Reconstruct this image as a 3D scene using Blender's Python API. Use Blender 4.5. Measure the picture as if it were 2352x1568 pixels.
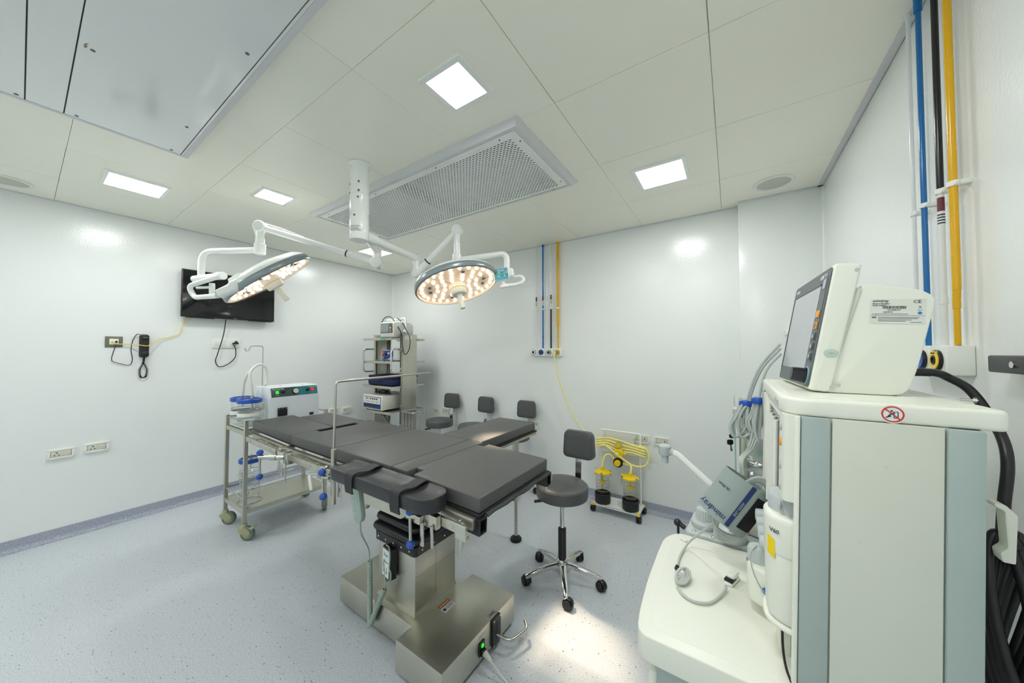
import bpy, bmesh, math, random
from mathutils import Vector, Matrix
random.seed(7)
PI = math.pi
for o in list(bpy.data.objects):
    bpy.data.objects.remove(o)
SC = bpy.context.scene
COL = SC.collection

# ------------------------------------------------------------------ camera, world, exposure
CAM = Vector((4.2084, 0.0, 1.4131))
YAW, PITCH, ROLL = math.radians(33.717), math.radians(1.5076), math.radians(0.0275)
_f = Vector((-math.sin(YAW) * math.cos(PITCH), math.cos(YAW) * math.cos(PITCH), math.sin(PITCH)))
_r = Vector((math.cos(YAW), math.sin(YAW), 0))
_u = _r.cross(_f)
_r, _u = _r * math.cos(ROLL) + _u * math.sin(ROLL), _u * math.cos(ROLL) - _r * math.sin(ROLL)
cam_data = bpy.data.cameras.new('camera')
cam = bpy.data.objects.new('camera', cam_data)
COL.objects.link(cam)
m = Matrix((_r, _u, -_f)).transposed().to_4x4()
m.translation = CAM
cam.matrix_world = m
cam_data.sensor_fit = 'HORIZONTAL'
cam_data.sensor_width = 36.0
cam_data.lens = 36.0 * 755.85 / 2352.0
cam_data.clip_start = 0.02
SC.camera = cam

world = bpy.data.worlds.new('world')
SC.world = world
world.use_nodes = True
world.node_tree.nodes['Background'].inputs[0].default_value = (0.8, 0.9, 0.95, 1)
world.node_tree.nodes['Background'].inputs[1].default_value = 0.05
vs = SC.view_settings
vs.view_transform = 'Standard'
vs.look = 'None'
vs.gamma = 1.0
vs.use_curve_mapping = False
vs.exposure = 0.0
PANEL_POWER = 139.0       # watts per square metre of lit ceiling panel
SC.cycles.max_bounces = 10
SC.cycles.diffuse_bounces = 8
SC.cycles.glossy_bounces = 3
SC.cycles.use_adaptive_sampling = True
SC.cycles.adaptive_threshold = 0.15
SC.cycles.adaptive_min_samples = 16
SC.cycles.transmission_bounces = 8
SC.cycles.transparent_max_bounces = 12
SC.cycles.use_denoising = True
SC.cycles.sample_clamp_indirect = 6.0
SC.cycles.caustics_reflective = False
SC.cycles.caustics_refractive = False

# ------------------------------------------------------------------ room dimensions
XL, XR = 0.0, 4.7407
YF, YB = -2.3, 3.0956
CEIL = 2.5315

# ------------------------------------------------------------------ materials
def lin(h):
    h = h.lstrip('#')
    out = []
    for i in (0, 2, 4):
        c = int(h[i:i + 2], 16) / 255
        out.append(c / 12.92 if c <= 0.04045 else ((c + 0.055) / 1.055) ** 2.4)
    return tuple(out) + (1.0,)

MATS = {}
def mat(name, hexcol, rough=0.5, metal=0.0, trans=0.0, coat=0.0, emit=None, estr=0.0, ior=None,
        bump=None, vary=None, alpha=None, spec=None, sheen=0):
    """bump=(scale, strength[, stretch]); vary=(scale, amount)"""
    m = bpy.data.materials.new(name)
    m.use_nodes = True
    nt = m.node_tree
    b = nt.nodes['Principled BSDF']
    c = lin(hexcol)
    b.inputs['Base Color'].default_value = c
    b.inputs['Roughness'].default_value = rough
    b.inputs['Metallic'].default_value = metal
    b.inputs['Transmission Weight'].default_value = trans
    b.inputs['Coat Weight'].default_value = coat
    b.inputs['Coat Roughness'].default_value = 0.08
    if spec is not None:
        b.inputs['Specular IOR Level'].default_value = spec
    if ior:
        b.inputs['IOR'].default_value = ior
    if alpha is not None:
        b.inputs['Alpha'].default_value = alpha
    if emit:
        b.inputs['Emission Color'].default_value = lin(emit)
        b.inputs['Emission Strength'].default_value = estr
    tc = nt.nodes.new('ShaderNodeTexCoord')
    # every material carries a faint procedural variation
    sc_, am = vary if vary else (9.0, 0.03)
    nz = nt.nodes.new('ShaderNodeTexNoise')
    nz.inputs['Scale'].default_value = sc_
    nt.links.new(tc.outputs['Object'], nz.inputs['Vector'])
    mx = nt.nodes.new('ShaderNodeMixRGB')
    mx.blend_type = 'MULTIPLY'
    mx.inputs[0].default_value = 1.0
    mx.inputs[1].default_value = c
    rp = nt.nodes.new('ShaderNodeValToRGB')
    rp.color_ramp.elements[0].position = 0.3
    rp.color_ramp.elements[1].position = 0.7
    lo = 1 - am
    rp.color_ramp.elements[0].color = (lo, lo, lo, 1)
    nt.links.new(nz.outputs['Fac'], rp.inputs[0])
    nt.links.new(rp.outputs[0], mx.inputs[2])
    nt.links.new(mx.outputs[0], b.inputs['Base Color'])
    if bump:
        n2 = nt.nodes.new('ShaderNodeTexNoise')
        n2.inputs['Scale'].default_value = bump[0]
        n2.inputs['Detail'].default_value = 3
        if len(bump) > 2:
            mp = nt.nodes.new('ShaderNodeMapping')
            mp.inputs['Scale'].default_value = bump[2]
            nt.links.new(tc.outputs['Object'], mp.inputs[0])
            nt.links.new(mp.outputs[0], n2.inputs['Vector'])
        else:
            nt.links.new(tc.outputs['Object'], n2.inputs['Vector'])
        bp = nt.nodes.new('ShaderNodeBump')
        bp.inputs['Strength'].default_value = bump[1]
        bp.inputs['Distance'].default_value = 0.002
        nt.links.new(n2.outputs['Fac'], bp.inputs['Height'])
        nt.links.new(bp.outputs[0], b.inputs['Normal'])
    MATS[name] = m
    return m

def speckle_mat(name, light, dark, speck, base_mix=0.5, rough=0.42):
    m = bpy.data.materials.new(name)
    m.use_nodes = True
    nt = m.node_tree
    b = nt.nodes['Principled BSDF']
    b.inputs['Roughness'].default_value = rough
    tc = nt.nodes.new('ShaderNodeTexCoord')
    n1 = nt.nodes.new('ShaderNodeTexNoise')
    n1.inputs['Scale'].default_value = 190
    n1.inputs['Detail'].default_value = 2
    r1 = nt.nodes.new('ShaderNodeValToRGB')
    r1.color_ramp.elements[0].position = 0.38
    r1.color_ramp.elements[1].position = 0.62
    r1.color_ramp.elements[0].color = lin(dark)
    r1.color_ramp.elements[1].color = lin(light)
    nt.links.new(tc.outputs['Object'], n1.inputs['Vector'])
    nt.links.new(n1.outputs['Fac'], r1.inputs[0])
    # sparse dark chips: voronoi cells, only some cells carry a chip
    v = nt.nodes.new('ShaderNodeTexVoronoi')
    v.inputs['Scale'].default_value = 62
    nt.links.new(tc.outputs['Object'], v.inputs['Vector'])
    lt = nt.nodes.new('ShaderNodeMath'); lt.operation = 'LESS_THAN'; lt.inputs[1].default_value = 0.19
    nt.links.new(v.outputs['Distance'], lt.inputs[0])
    sep = nt.nodes.new('ShaderNodeSeparateColor')
    nt.links.new(v.outputs['Color'], sep.inputs[0])
    g = nt.nodes.new('ShaderNodeMath'); g.operation = 'GREATER_THAN'; g.inputs[1].default_value = 0.6
    nt.links.new(sep.outputs[0], g.inputs[0])
    mu = nt.nodes.new('ShaderNodeMath'); mu.operation = 'MULTIPLY'
    nt.links.new(lt.outputs[0], mu.inputs[0]); nt.links.new(g.outputs[0], mu.inputs[1])
    mu2 = nt.nodes.new('ShaderNodeMath'); mu2.operation = 'MULTIPLY'
    nt.links.new(mu.outputs[0], mu2.inputs[0]); nt.links.new(sep.outputs[1], mu2.inputs[1])
    # pale chips
    v2 = nt.nodes.new('ShaderNodeTexVoronoi'); v2.inputs['Scale'].default_value = 120
    nt.links.new(tc.outputs['Object'], v2.inputs['Vector'])
    l2 = nt.nodes.new('ShaderNodeMath'); l2.operation = 'LESS_THAN'; l2.inputs[1].default_value = 0.22
    nt.links.new(v2.outputs['Distance'], l2.inputs[0])
    mA = nt.nodes.new('ShaderNodeMixRGB'); mA.inputs[2].default_value = (0.86, 0.9, 0.92, 1)
    m3 = nt.nodes.new('ShaderNodeMath'); m3.operation = 'MULTIPLY'; m3.inputs[1].default_value = 0.35
    nt.links.new(l2.outputs[0], m3.inputs[0]); nt.links.new(m3.outputs[0], mA.inputs[0])
    nt.links.new(r1.outputs[0], mA.inputs[1])
    mB = nt.nodes.new('ShaderNodeMixRGB'); mB.inputs[2].default_value = lin(speck)
    nt.links.new(mu2.outputs[0], mB.inputs[0]); nt.links.new(mA.outputs[0], mB.inputs[1])
    nt.links.new(mB.outputs[0], b.inputs['Base Color'])
    MATS[name] = m
    return m


def glass_mat(name, tint, rough=0.03, refl=1.0):
    m = bpy.data.materials.new(name)
    m.use_nodes = True
    nt = m.node_tree
    nt.nodes.remove(nt.nodes['Principled BSDF'])
    out = nt.nodes['Material Output']
    tr = nt.nodes.new('ShaderNodeBsdfTransparent')
    tr.inputs[0].default_value = lin(tint)
    gl = nt.nodes.new('ShaderNodeBsdfGlossy')
    gl.inputs['Roughness'].default_value = rough
    lw = nt.nodes.new('ShaderNodeLayerWeight')
    lw.inputs['Blend'].default_value = 0.5
    pw = nt.nodes.new('ShaderNodeMath')
    pw.operation = 'POWER'
    pw.inputs[1].default_value = 3.0
    ml = nt.nodes.new('ShaderNodeMath')
    ml.operation = 'MULTIPLY_ADD'
    ml.inputs[1].default_value = 0.45 * refl
    ml.inputs[2].default_value = 0.035 * refl
    nt.links.new(lw.outputs['Facing'], pw.inputs[0])
    nt.links.new(pw.outputs[0], ml.inputs[0])
    mx = nt.nodes.new('ShaderNodeMixShader')
    nt.links.new(ml.outputs[0], mx.inputs[0])
    nt.links.new(tr.outputs[0], mx.inputs[1])
    nt.links.new(gl.outputs[0], mx.inputs[2])
    nt.links.new(mx.outputs[0], out.inputs[0])
    MATS[name] = m
    return m

def wall_mat(name, col, rough, bump_s, bump_k):
    m = mat(name, col, rough, bump=(bump_s, bump_k), vary=(1.3, 0.02), spec=0.5)
    return m

M_WALL = wall_mat('epoxy_wall', '#eaeeed', 0.2, 95, 0.32)
M_CEIL = mat('ceiling_metal', '#f4f2e4', 0.3, vary=(1.1, 0.03))
M_CEILTRIM = mat('ceiling_trim', '#d2d3d4', 0.4)
M_FLOOR = speckle_mat('vinyl_floor', '#d2d8dc', '#bbc2ca', '#4a5174')
M_SKIRT = speckle_mat('vinyl_skirting', '#b3b8c4', '#8d93a6', '#333a5e', rough=0.5)
M_WHITE = mat('white_enamel', '#eef1ee', 0.22, coat=0.4)
M_WPLAST = mat('white_plastic', '#eceee8', 0.35)
M_IVORY = mat('ivory_plastic', '#e4e6db', 0.38, vary=(3, 0.02))
M_IVORY2 = mat('ivory_matte_panel', '#ccd0c4', 0.55, bump=(900, 0.05))
M_GREYBLUE = mat('grey_blue_plastic', '#a2afac', 0.5, bump=(900, 0.06))
M_GREY = mat('grey_plastic', '#b9c1c1', 0.4)
M_DGREY = mat('dark_grey_plastic', '#5d6468', 0.4)
M_BEIGE = mat('socket_beige', '#d4d3c3', 0.4)
M_STEEL = mat('brushed_steel', '#cfcdc0', 0.36, metal=1.0, bump=(60, 0.1, (1, 40, 1)), vary=(5, 0.1))
M_STEELV = mat('brushed_steel_upright', '#cbc9bc', 0.36, metal=1.0, bump=(60, 0.1, (40, 40, 1)), vary=(5, 0.1))
M_CHROME = mat('chrome', '#d8d8d6', 0.08, metal=1.0)
M_SATIN = mat('satin_metal', '#c3c3bb', 0.25, metal=1.0)
M_PAD = mat('black_vinyl_pad', '#535453', 0.45, bump=(300, 0.06), vary=(4, 0.05))
M_SEAT = mat('grey_leatherette', '#555757', 0.45, bump=(420, 0.12))
M_BLACK = mat('black_plastic', '#1a1b1e', 0.35)
M_RUBBER = mat('black_rubber', '#17171a', 0.5)
M_BELLOW = mat('black_bellows', '#141417', 0.3)
M_SCREEN = mat('tv_glass', '#08090b', 0.05, spec=0.6)
M_BLUE = mat('blue_knob', '#2450a8', 0.25)
M_LIDBLUE = mat('blue_lid', '#1d55b8', 0.3)
M_PIPEBLUE = mat('pipe_blue', '#0f6cae', 0.18)
M_PIPEYEL = mat('pipe_yellow', '#e3ae06', 0.2)
M_PIPEWHITE = mat('pipe_white', '#e2e4e4', 0.2)
M_PIPEBLACK = mat('pipe_black', '#17161c', 0.2)
M_YELLOW = mat('yellow_plastic', '#f2d20c', 0.3)
M_HOSE = mat('yellow_hose', '#f4ea93', 0.3)
M_CLEARHOSE = mat('clear_hose', '#eff1e8', 0.3, trans=0.1)
M_GLASS = glass_mat('clear_glass', '#fdfefe', 0.03, .8)
M_ACRYL = glass_mat('acrylic_sheet', '#fefefe', 0.05, .3)
M_LENS = glass_mat('lamp_cover', '#f6f4f0', 0.06, .8)
glass_mat('greenish_glass', '#dcefe6', 0.03)
M_NAVY = mat('navy_fabric', '#1c2b52', 0.8, bump=(500, 0.3))
M_TEAL = mat('teal_panel', '#2a7e86', 0.3)
M_TEALDK = mat('dark_teal_panel', '#3d5654', 0.3, vary=(3, 0.4))
M_TEALLIGHT = mat('light_teal_panel', '#45a5bd', 0.35)
M_BLUEPANEL = mat('blue_panel', '#1f4f93', 0.35)
M_CUFF = mat('cuff_fabric', '#95a29f', 0.6, bump=(700, 0.15))
M_CUFFBLUE = mat('cuff_blue_print', '#1d3468', 0.6)
M_VELCRO = mat('black_velcro', '#17171b', 0.95, bump=(900, 0.6))
M_CABLE = mat('grey_cable', '#b7bfbc', 0.4)
M_BCABLE = mat('black_cable', '#1b1a1e', 0.4)
M_KHAKI = mat('khaki_caster', '#a9a985', 0.45)
M_WHEEL = mat('grey_tyre', '#6d7a76', 0.5)
M_LABEL = mat('label_white', '#e6eae4', 0.4)
M_PRINT = mat('print_dark', '#2b3550', 0.5)
M_PRINTW = mat('print_white', '#eef2f2', 0.5)
M_PRINTB = mat('print_blue', '#2f7fc4', 0.5)
M_RED = mat('red_print', '#cf2d2a', 0.4)
M_ORANGE = mat('orange_key', '#f0a23c', 0.4)
M_DARKHOLE = mat('dark_recess', '#20242c', 0.6)
M_PLENUM = mat('plenum_grey', '#9ba2a6', 0.6)
M_SENDCAP = mat('brass_screw', '#a98b4b', 0.3, metal=1)
M_REDLED = mat('lit_red_switch', '#d8201c', 0.3, emit='#ff2418', estr=0.5)
M_GREENLED = mat('lit_green_switch', '#1fc92a', 0.3, emit='#2cff3c', estr=0.8)
M_LEDPANEL = mat('led_panel', '#ffffff', 0.5, emit='#fdfffb', estr=2.5)
M_LEDPANEL.cycles.emission_sampling = 'NONE'
M_LEDWARM = mat('warm_led', '#fff3e2', 0.3, emit='#ffe9cf', estr=7.0)
M_LEDWARM2 = mat('warm_led_low', '#fff3e2', 0.3, emit='#ffe9cf', estr=4.0)
M_REFLECT = mat('lamp_reflector', '#e0cdb6', 0.3, metal=0.1, emit='#ffe2c4', estr=0.25)
M_LCD = mat('lcd_screen', '#aeb4b8', 0.12)
M_LCDDK = mat('lcd_green_grey', '#8b9894', 0.15)
M_RIM = mat('lamp_rim_grey', '#8d989c', 0.25, metal=0.3)

# ------------------------------------------------------------------ mesh helpers (all return a bmesh)
def _rect_bm(x0, x1, y0, y1, z0, z1):
    bm = bmesh.new()
    v = [bm.verts.new((x, y, z)) for z in (z0, z1) for y in (y0, y1) for x in (x0, x1)]
    for f in ((0, 2, 3, 1), (4, 5, 7, 6), (0, 1, 5, 4), (2, 6, 7, 3), (0, 4, 6, 2), (1, 3, 7, 5)):
        bm.faces.new([v[i] for i in f])
    return bm

def bevel(bm, w, seg=2, edges=None):
    if w > 0:
        bmesh.ops.bevel(bm, geom=list(edges if edges is not None else bm.edges), offset=w, segments=seg,
                        profile=0.5, affect='EDGES', clamp_overlap=True)
    return bm

def box(x0, x1, y0, y1, z0, z1, b=0.0, seg=2):
    return bevel(_rect_bm(min(x0, x1), max(x0, x1), min(y0, y1), max(y0, y1), min(z0, z1), max(z0, z1)), b, seg)

def cbox(c, s, b=0.0, seg=2):
    return box(c[0] - s[0] / 2, c[0] + s[0] / 2, c[1] - s[1] / 2, c[1] + s[1] / 2, c[2] - s[2] / 2, c[2] + s[2] / 2, b, seg)

def frame(o, x, y):
    """matrix with origin o, x axis ~x, y axis ~y (orthonormalised), z = x cross y"""
    x = Vector(x).normalized()
    y = Vector(y)
    y = (y - x * y.dot(x)).normalized()
    z = x.cross(y)
    m = Matrix((x, y, z)).transposed().to_4x4()
    m.translation = Vector(o)
    return m

def zframe(o, z):
    z = Vector(z).normalized()
    a = Vector((1, 0, 0)) if abs(z.x) < 0.9 else Vector((0, 1, 0))
    x = (a - z * a.dot(z)).normalized()
    y = z.cross(x)
    m = Matrix((x, y, z)).transposed().to_4x4()
    m.translation = Vector(o)
    return m

def xf(bm, m):
    bmesh.ops.transform(bm, matrix=m, verts=bm.verts)
    return bm

def join(*bms):
    out = bms[0]
    me = bpy.data.meshes.new('tmp')
    for b in bms[1:]:
        b.to_mesh(me)
        out.from_mesh(me)
        b.free()
    bpy.data.meshes.remove(me)
    return out

def lathe(prof, n=32, m=None, caps=True):
    bm = bmesh.new()
    rings = []
    for r, z in prof:
        if r < 1e-6:
            rings.append([bm.verts.new((0, 0, z))])
        else:
            rings.append([bm.verts.new((r * math.cos(2 * PI * i / n), r * math.sin(2 * PI * i / n), z)) for i in range(n)])
    for a, b in zip(rings, rings[1:]):
        if len(a) == 1 and len(b) == 1:
            continue
        for i in range(n):
            j = (i + 1) % n
            if len(a) == 1:
                bm.faces.new((a[0], b[j], b[i]))
            elif len(b) == 1:
                bm.faces.new((a[i], a[j], b[0]))
            else:
                bm.faces.new((a[i], a[j], b[j], b[i]))
    if caps:
        if len(rings[0]) > 1:
            bm.faces.new(list(reversed(rings[0])))
        if len(rings[-1]) > 1:
            bm.faces.new(rings[-1])
    bmesh.ops.recalc_face_normals(bm, faces=bm.faces)
    if m is not None:
        xf(bm, m)
    return bm

def cyl(p0, p1, r, r2=None, n=20, b=0.0):
    p0, p1 = Vector(p0), Vector(p1)
    L = (p1 - p0).length
    r2 = r if r2 is None else r2
    if b:
        prof = [(0, 0), (r - b, 0), (r, b), (r2, L - b), (r2 - b, L), (0, L)]
    else:
        prof = [(0, 0), (r, 0), (r2, L), (0, L)]
    return lathe(prof, n, zframe(p0, p1 - p0), caps=False)

def sphere(c, r, n=16, sz=1.0):
    k = n // 2
    return lathe([(r * math.sin(PI * i / k), -r * sz * math.cos(PI * i / k)) for i in range(k + 1)], n, Matrix.Translation(Vector(c)), caps=False)

def catmull(pts, k=6, closed=False):
    P = [Vector(p) for p in pts]
    n = len(P)
    if n < 3:
        return P
    out = []
    rng = range(n) if closed else range(n - 1)
    for i in rng:
        if closed:
            a, b, c, d = P[i - 1], P[i], P[(i + 1) % n], P[(i + 2) % n]
        else:
            b, c = P[i], P[i + 1]
            a = P[i - 1] if i > 0 else b + (b - c)
            d = P[i + 2] if i + 2 < n else c + (c - b)
        for s in range(k):
            t = s / k
            out.append(0.5 * ((2 * b) + (c - a) * t + (2 * a - 5 * b + 4 * c - d) * t * t + (3 * b - a - 3 * c + d) * t ** 3))
    if not closed:
        out.append(P[-1])
    return out

def fillet(pts, rad, k=6):
    """polyline with rounded corners"""
    P = [Vector(p) for p in pts]
    out = [P[0]]
    for a, b, c in zip(P, P[1:], P[2:]):
        u, v = (a - b).normalized(), (c - b).normalized()
        r = min(rad, (a - b).length * 0.49, (c - b).length * 0.49)
        s, e = b + u * r, b + v * r
        for i in range(k + 1):
            t = i / k
            out.append(s * (1 - t) ** 2 + b * 2 * t * (1 - t) + e * t * t)
    out.append(P[-1])
    return out

def sweep(pts, sec, closed=False, caps=True):
    """sweep closed 2D section along pts with parallel transport"""
    P = [Vector(p) for p in pts]
    n = len(P)
    T = []
    for i in range(n):
        if closed:
            t = P[(i + 1) % n] - P[i - 1]
        elif i == 0:
            t = P[1] - P[0]
        elif i == n - 1:
            t = P[-1] - P[-2]
        else:
            t = (P[i + 1] - P[i]).normalized() + (P[i] - P[i - 1]).normalized()
        if t.length < 1e-9:
            t = Vector((0, 0, 1))
        T.append(t.normalized())
    ref = Vector((0, 0, 1)) if abs(T[0].z) < 0.9 else Vector((1, 0, 0))
    u = (ref - T[0] * ref.dot(T[0])).normalized()
    bm = bmesh.new()
    rings = []
    for i in range(n):
        u = (u - T[i] * u.dot(T[i]))
        u = u.normalized() if u.length > 1e-6 else T[i].orthogonal().normalized()
        w = T[i].cross(u)
        rings.append([bm.verts.new(P[i] + u * a + w * b) for a, b in sec])
    k = len(sec)
    for i in range(n if closed else n - 1):
        a, b = rings[i], rings[(i + 1) % n]
        for j in range(k):
            bm.faces.new((a[j], a[(j + 1) % k], b[(j + 1) % k], b[j]))
    if caps and not closed:
        bm.faces.new(list(reversed(rings[0])))
        bm.faces.new(rings[-1])
    bmesh.ops.recalc_face_normals(bm, faces=bm.faces)
    return bm

def circ(r, n=10):
    return [(r * math.cos(2 * PI * i / n), r * math.sin(2 * PI * i / n)) for i in range(n)]

def tube(pts, r, n=10, smooth=0, closed=False):
    return sweep(catmull(pts, smooth, closed) if smooth else pts, circ(r, n), closed)

def prism(poly, z0, z1, b=0.0, seg=2, m=None):
    bm = bmesh.new()
    lo = [bm.verts.new((x, y, z0)) for x, y in poly]
    hi = [bm.verts.new((x, y, z1)) for x, y in poly]
    n = len(poly)
    bm.faces.new(list(reversed(lo)))
    top = bm.faces.new(hi)
    for i in range(n):
        bm.faces.new((lo[i], lo[(i + 1) % n], hi[(i + 1) % n], hi[i]))
    bmesh.ops.recalc_face_normals(bm, faces=bm.faces)
    if b:
        ed = [e for e in bm.edges if abs(e.verts[0].co.z - e.verts[1].co.z) < 1e-9]
        bevel(bm, b, seg, ed)
    if m is not None:
        xf(bm, m)
    return bm

def rrect(x0, x1, y0, y1, r, k=5):
    out = []
    for cx, cy, a in ((x1 - r, y1 - r, 0), (x0 + r, y1 - r, 90), (x0 + r, y0 + r, 180), (x1 - r, y0 + r, 270)):
        for i in range(k + 1):
            t = math.radians(a + 90 * i / k)
            out.append((cx + r * math.cos(t), cy + r * math.sin(t)))
    return out

def rpoly(pts, r, k=5):
    """round all corners of a 2D polygon"""
    P = [Vector((p[0], p[1], 0)) for p in pts]
    out = []
    n = len(P)
    for i in range(n):
        a, b, c = P[i - 1], P[i], P[(i + 1) % n]
        rr = r[i] if isinstance(r, (list, tuple)) else r
        u, v = (a - b), (c - b)
        q = min(rr, u.length * 0.49, v.length * 0.49)
        s, e = b + u.normalized() * q, b + v.normalized() * q
        for j in range(k + 1):
            t = j / k
            p = s * (1 - t) ** 2 + b * 2 * t * (1 - t) + e * t * t
            out.append((p.x, p.y))
    return out

def grid_solid(fn, nu, nv, thick, closed_u=False):
    """surface fn(u,v)->(Vector point, Vector normal), solidified"""
    bm = bmesh.new()
    A, B = [], []
    for i in range(nu + (0 if closed_u else 1)):
        ra, rb = [], []
        for j in range(nv + 1):
            p, n = fn(i / nu, j / nv)
            ra.append(bm.verts.new(p)); rb.append(bm.verts.new(p + n * thick))
        A.append(ra); B.append(rb)
    N = len(A)
    for i in range(N if closed_u else N - 1):
        k = (i + 1) % N
        for j in range(nv):
            bm.faces.new((A[i][j], A[i][j + 1], A[k][j + 1], A[k][j]))
            bm.faces.new((B[i][j], B[k][j], B[k][j + 1], B[i][j + 1]))
        bm.faces.new((A[i][0], A[k][0], B[k][0], B[i][0]))
        bm.faces.new((A[i][nv], B[i][nv], B[k][nv], A[k][nv]))
    if not closed_u:
        for j in range(nv):
            bm.faces.new((A[0][j], B[0][j], B[0][j + 1], A[0][j + 1]))
            bm.faces.new((A[-1][j], A[-1][j + 1], B[-1][j + 1], B[-1][j]))
    bmesh.ops.recalc_face_normals(bm, faces=bm.faces)
    return bm

# ------------------------------------------------------------------ object helpers
ROOTM = {}
def _link(o, parent):
    COL.objects.link(o)
    if parent is not None:
        o.parent = parent
    return o

def root_of(o):
    while o.parent is not None:
        o = o.parent
    return o

def obj(name, bm, material, parent=None, world=True, sharp=38):
    """ONE mesh object. Parts are modelled in world space; the root's transform is taken out."""
    if parent is not None and world:
        r = root_of(parent)
        if r.name in ROOTM:
            xf(bm, ROOTM[r.name].inverted())
    bm.normal_update()
    me = bpy.data.meshes.new(name)
    lim = math.radians(sharp)
    for e in bm.edges:
        if len(e.link_faces) == 2:
            try:
                if e.calc_face_angle() > lim:
                    e.smooth = False
            except ValueError:
                pass
    for f in bm.faces:
        f.smooth = True
    bm.to_mesh(me)
    bm.free()
    me.materials.append(material)
    return _link(bpy.data.objects.new(name, me), parent)

def tag(o, label, cat, group=None):
    o['label'] = label
    o['category'] = cat
    if group:
        o['group'] = group
    return o

def thing(name, label, cat, loc=(0, 0, 0), rotz=0.0, group=None):
    o = bpy.data.objects.new(name, None)
    o.empty_display_size = 0.05
    COL.objects.link(o)
    o.location = loc
    o.rotation_euler = (0, 0, rotz)
    tag(o, label, cat, group)
    ROOTM[o.name] = Matrix.Translation(Vector(loc)) @ Matrix.Rotation(rotz, 4, 'Z')
    return o

def struct(name, bm, material, parent=None):
    o = obj(name, bm, material, parent)
    if parent is None:
        o['kind'] = 'structure'
    return o

def inst(o, loc=(0, 0, 0), rot=None, parent=None):
    """copy of one part (and its sub-parts), same mesh data, moved by loc"""
    c = o.copy()
    COL.objects.link(c)
    c.location = Vector(loc)
    if rot is not None:
        c.rotation_euler = rot
    if parent is not None:
        c.parent = parent
    for ch in list(o.children):
        k = ch.copy()
        COL.objects.link(k)
        k.parent = c
    return c

def dup(root, loc, rotz, label, group=None):
    r = root.copy()
    COL.objects.link(r)
    r.location = loc
    r.rotation_euler = (0, 0, rotz)
    r['label'] = label
    if group:
        r['group'] = group
    for ch in list(root.children):
        c = ch.copy()
        COL.objects.link(c)
        c.parent = r
        for g in list(ch.children):
            d = g.copy()
            COL.objects.link(d)
            d.parent = c
    return r

def text(body, size, material, parent, m, name='lettering', depth=0.0004, align='CENTER', world=True, sx=1.0, shear=0.0):
    cu = bpy.data.curves.new('txt', 'FONT')
    cu.body = body
    cu.size = size
    cu.align_x = align
    cu.align_y = 'CENTER'
    cu.extrude = depth
    cu.shear = shear
    cu.resolution_u = 2
    t = bpy.data.objects.new('txt', cu)
    COL.objects.link(t)
    dg = bpy.context.evaluated_depsgraph_get()
    me = bpy.data.meshes.new_from_object(t.evaluated_get(dg))
    bm = bmesh.new()
    bm.from_mesh(me)
    bpy.data.objects.remove(t)
    bpy.data.curves.remove(cu)
    bpy.data.meshes.remove(me)
    xf(bm, Matrix.Diagonal((sx, 1, 1, 1)))
    xf(bm, m)
    return obj(name, bm, material, parent, world)

def quad_panel(m, x0, x1, y0, y1, t=0.001, r=0.0):
    """thin plate in the xy plane of m, standing t proud along z"""
    if r:
        return prism(rrect(x0, x1, y0, y1, r), 0, t, m=m)
    return xf(box(x0, x1, y0, y1, 0, t), m)
# ================================================================== ROOM SHELL
struct('floor', box(XL - .1, XR + .1, YF - .1, YB + .1, -.1, 0), M_FLOOR)
struct('wall_left', box(XL - .1, XL, YF, YB, 0, CEIL + .2), M_WALL)
struct('wall_back', box(XL - .1, XR + .1, YB, YB + .1, 0, CEIL + .2), M_WALL)
struct('wall_right', box(XR, XR + .1, YF, YB, 0, CEIL + .2), M_WALL)
struct('wall_front', box(XL - .1, XR + .1, YF - .1, YF, 0, CEIL + .2), M_WALL)
PX0, PY0 = 4.262, 3.004
struct('wall_pier', box(PX0, XR, PY0, YB, 0, CEIL + .02, .006), M_WALL)

# coved vinyl skirting: flat upstand with a hollow foot
def skirting(name, a, b, nrm):
    a, b, n = Vector(a), Vector(b), Vector(nrm)
    prof = [(0, 0), (.040, 0), (.040, .0015)]
    for i in range(1, 7):
        t = PI / 2 * i / 6
        prof.append((.040 - .034 * math.sin(t), .0015 + .034 * (1 - math.cos(t))))
    prof += [(.006, .083), (.004, .0846), (0, .0846)]
    bm = bmesh.new()
    rows = []
    for p in (a, b):
        rows.append([bm.verts.new(p + n * d + Vector((0, 0, z))) for d, z in prof])
    k = len(prof)
    for i in range(k):
        bm.faces.new((rows[0][i], rows[0][(i + 1) % k], rows[1][(i + 1) % k], rows[1][i]))
    bm.faces.new(rows[0]); bm.faces.new(list(reversed(rows[1])))
    bmesh.ops.recalc_face_normals(bm, faces=bm.faces)
    return struct(name, bm, M_SKIRT)
skirting('baseboard_left', (0, YF, 0), (0, YB, 0), (1, 0, 0))
skirting('baseboard_back', (0, YB, 0), (PX0, YB, 0), (0, -1, 0))
skirting('baseboard_pier', (PX0, PY0, 0), (XR, PY0, 0), (0, -1, 0))
skirting('baseboard_right', (XR, YF, 0), (XR, PY0, 0), (-1, 0, 0))
skirting('baseboard_front', (0, YF, 0), (XR, YF, 0), (0, 1, 0))

# hollow corner fillets of the wall panels
def cove(name, c, sx, sy, r=.03):
    poly = [(c[0], c[1])]
    cx, cy = c[0] + sx * r, c[1] + sy * r
    for i in range(9):
        t = PI / 2 * i / 8
        poly.append((cx - sx * r * math.sin(t), cy - sy * r * math.cos(t)))
    struct(name, prism(poly, .085, CEIL), M_WALL)
cove('trim_1', (0, YB), 1, -1)
cove('trim_2', (XR, PY0), -1, -1, .012)
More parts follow.
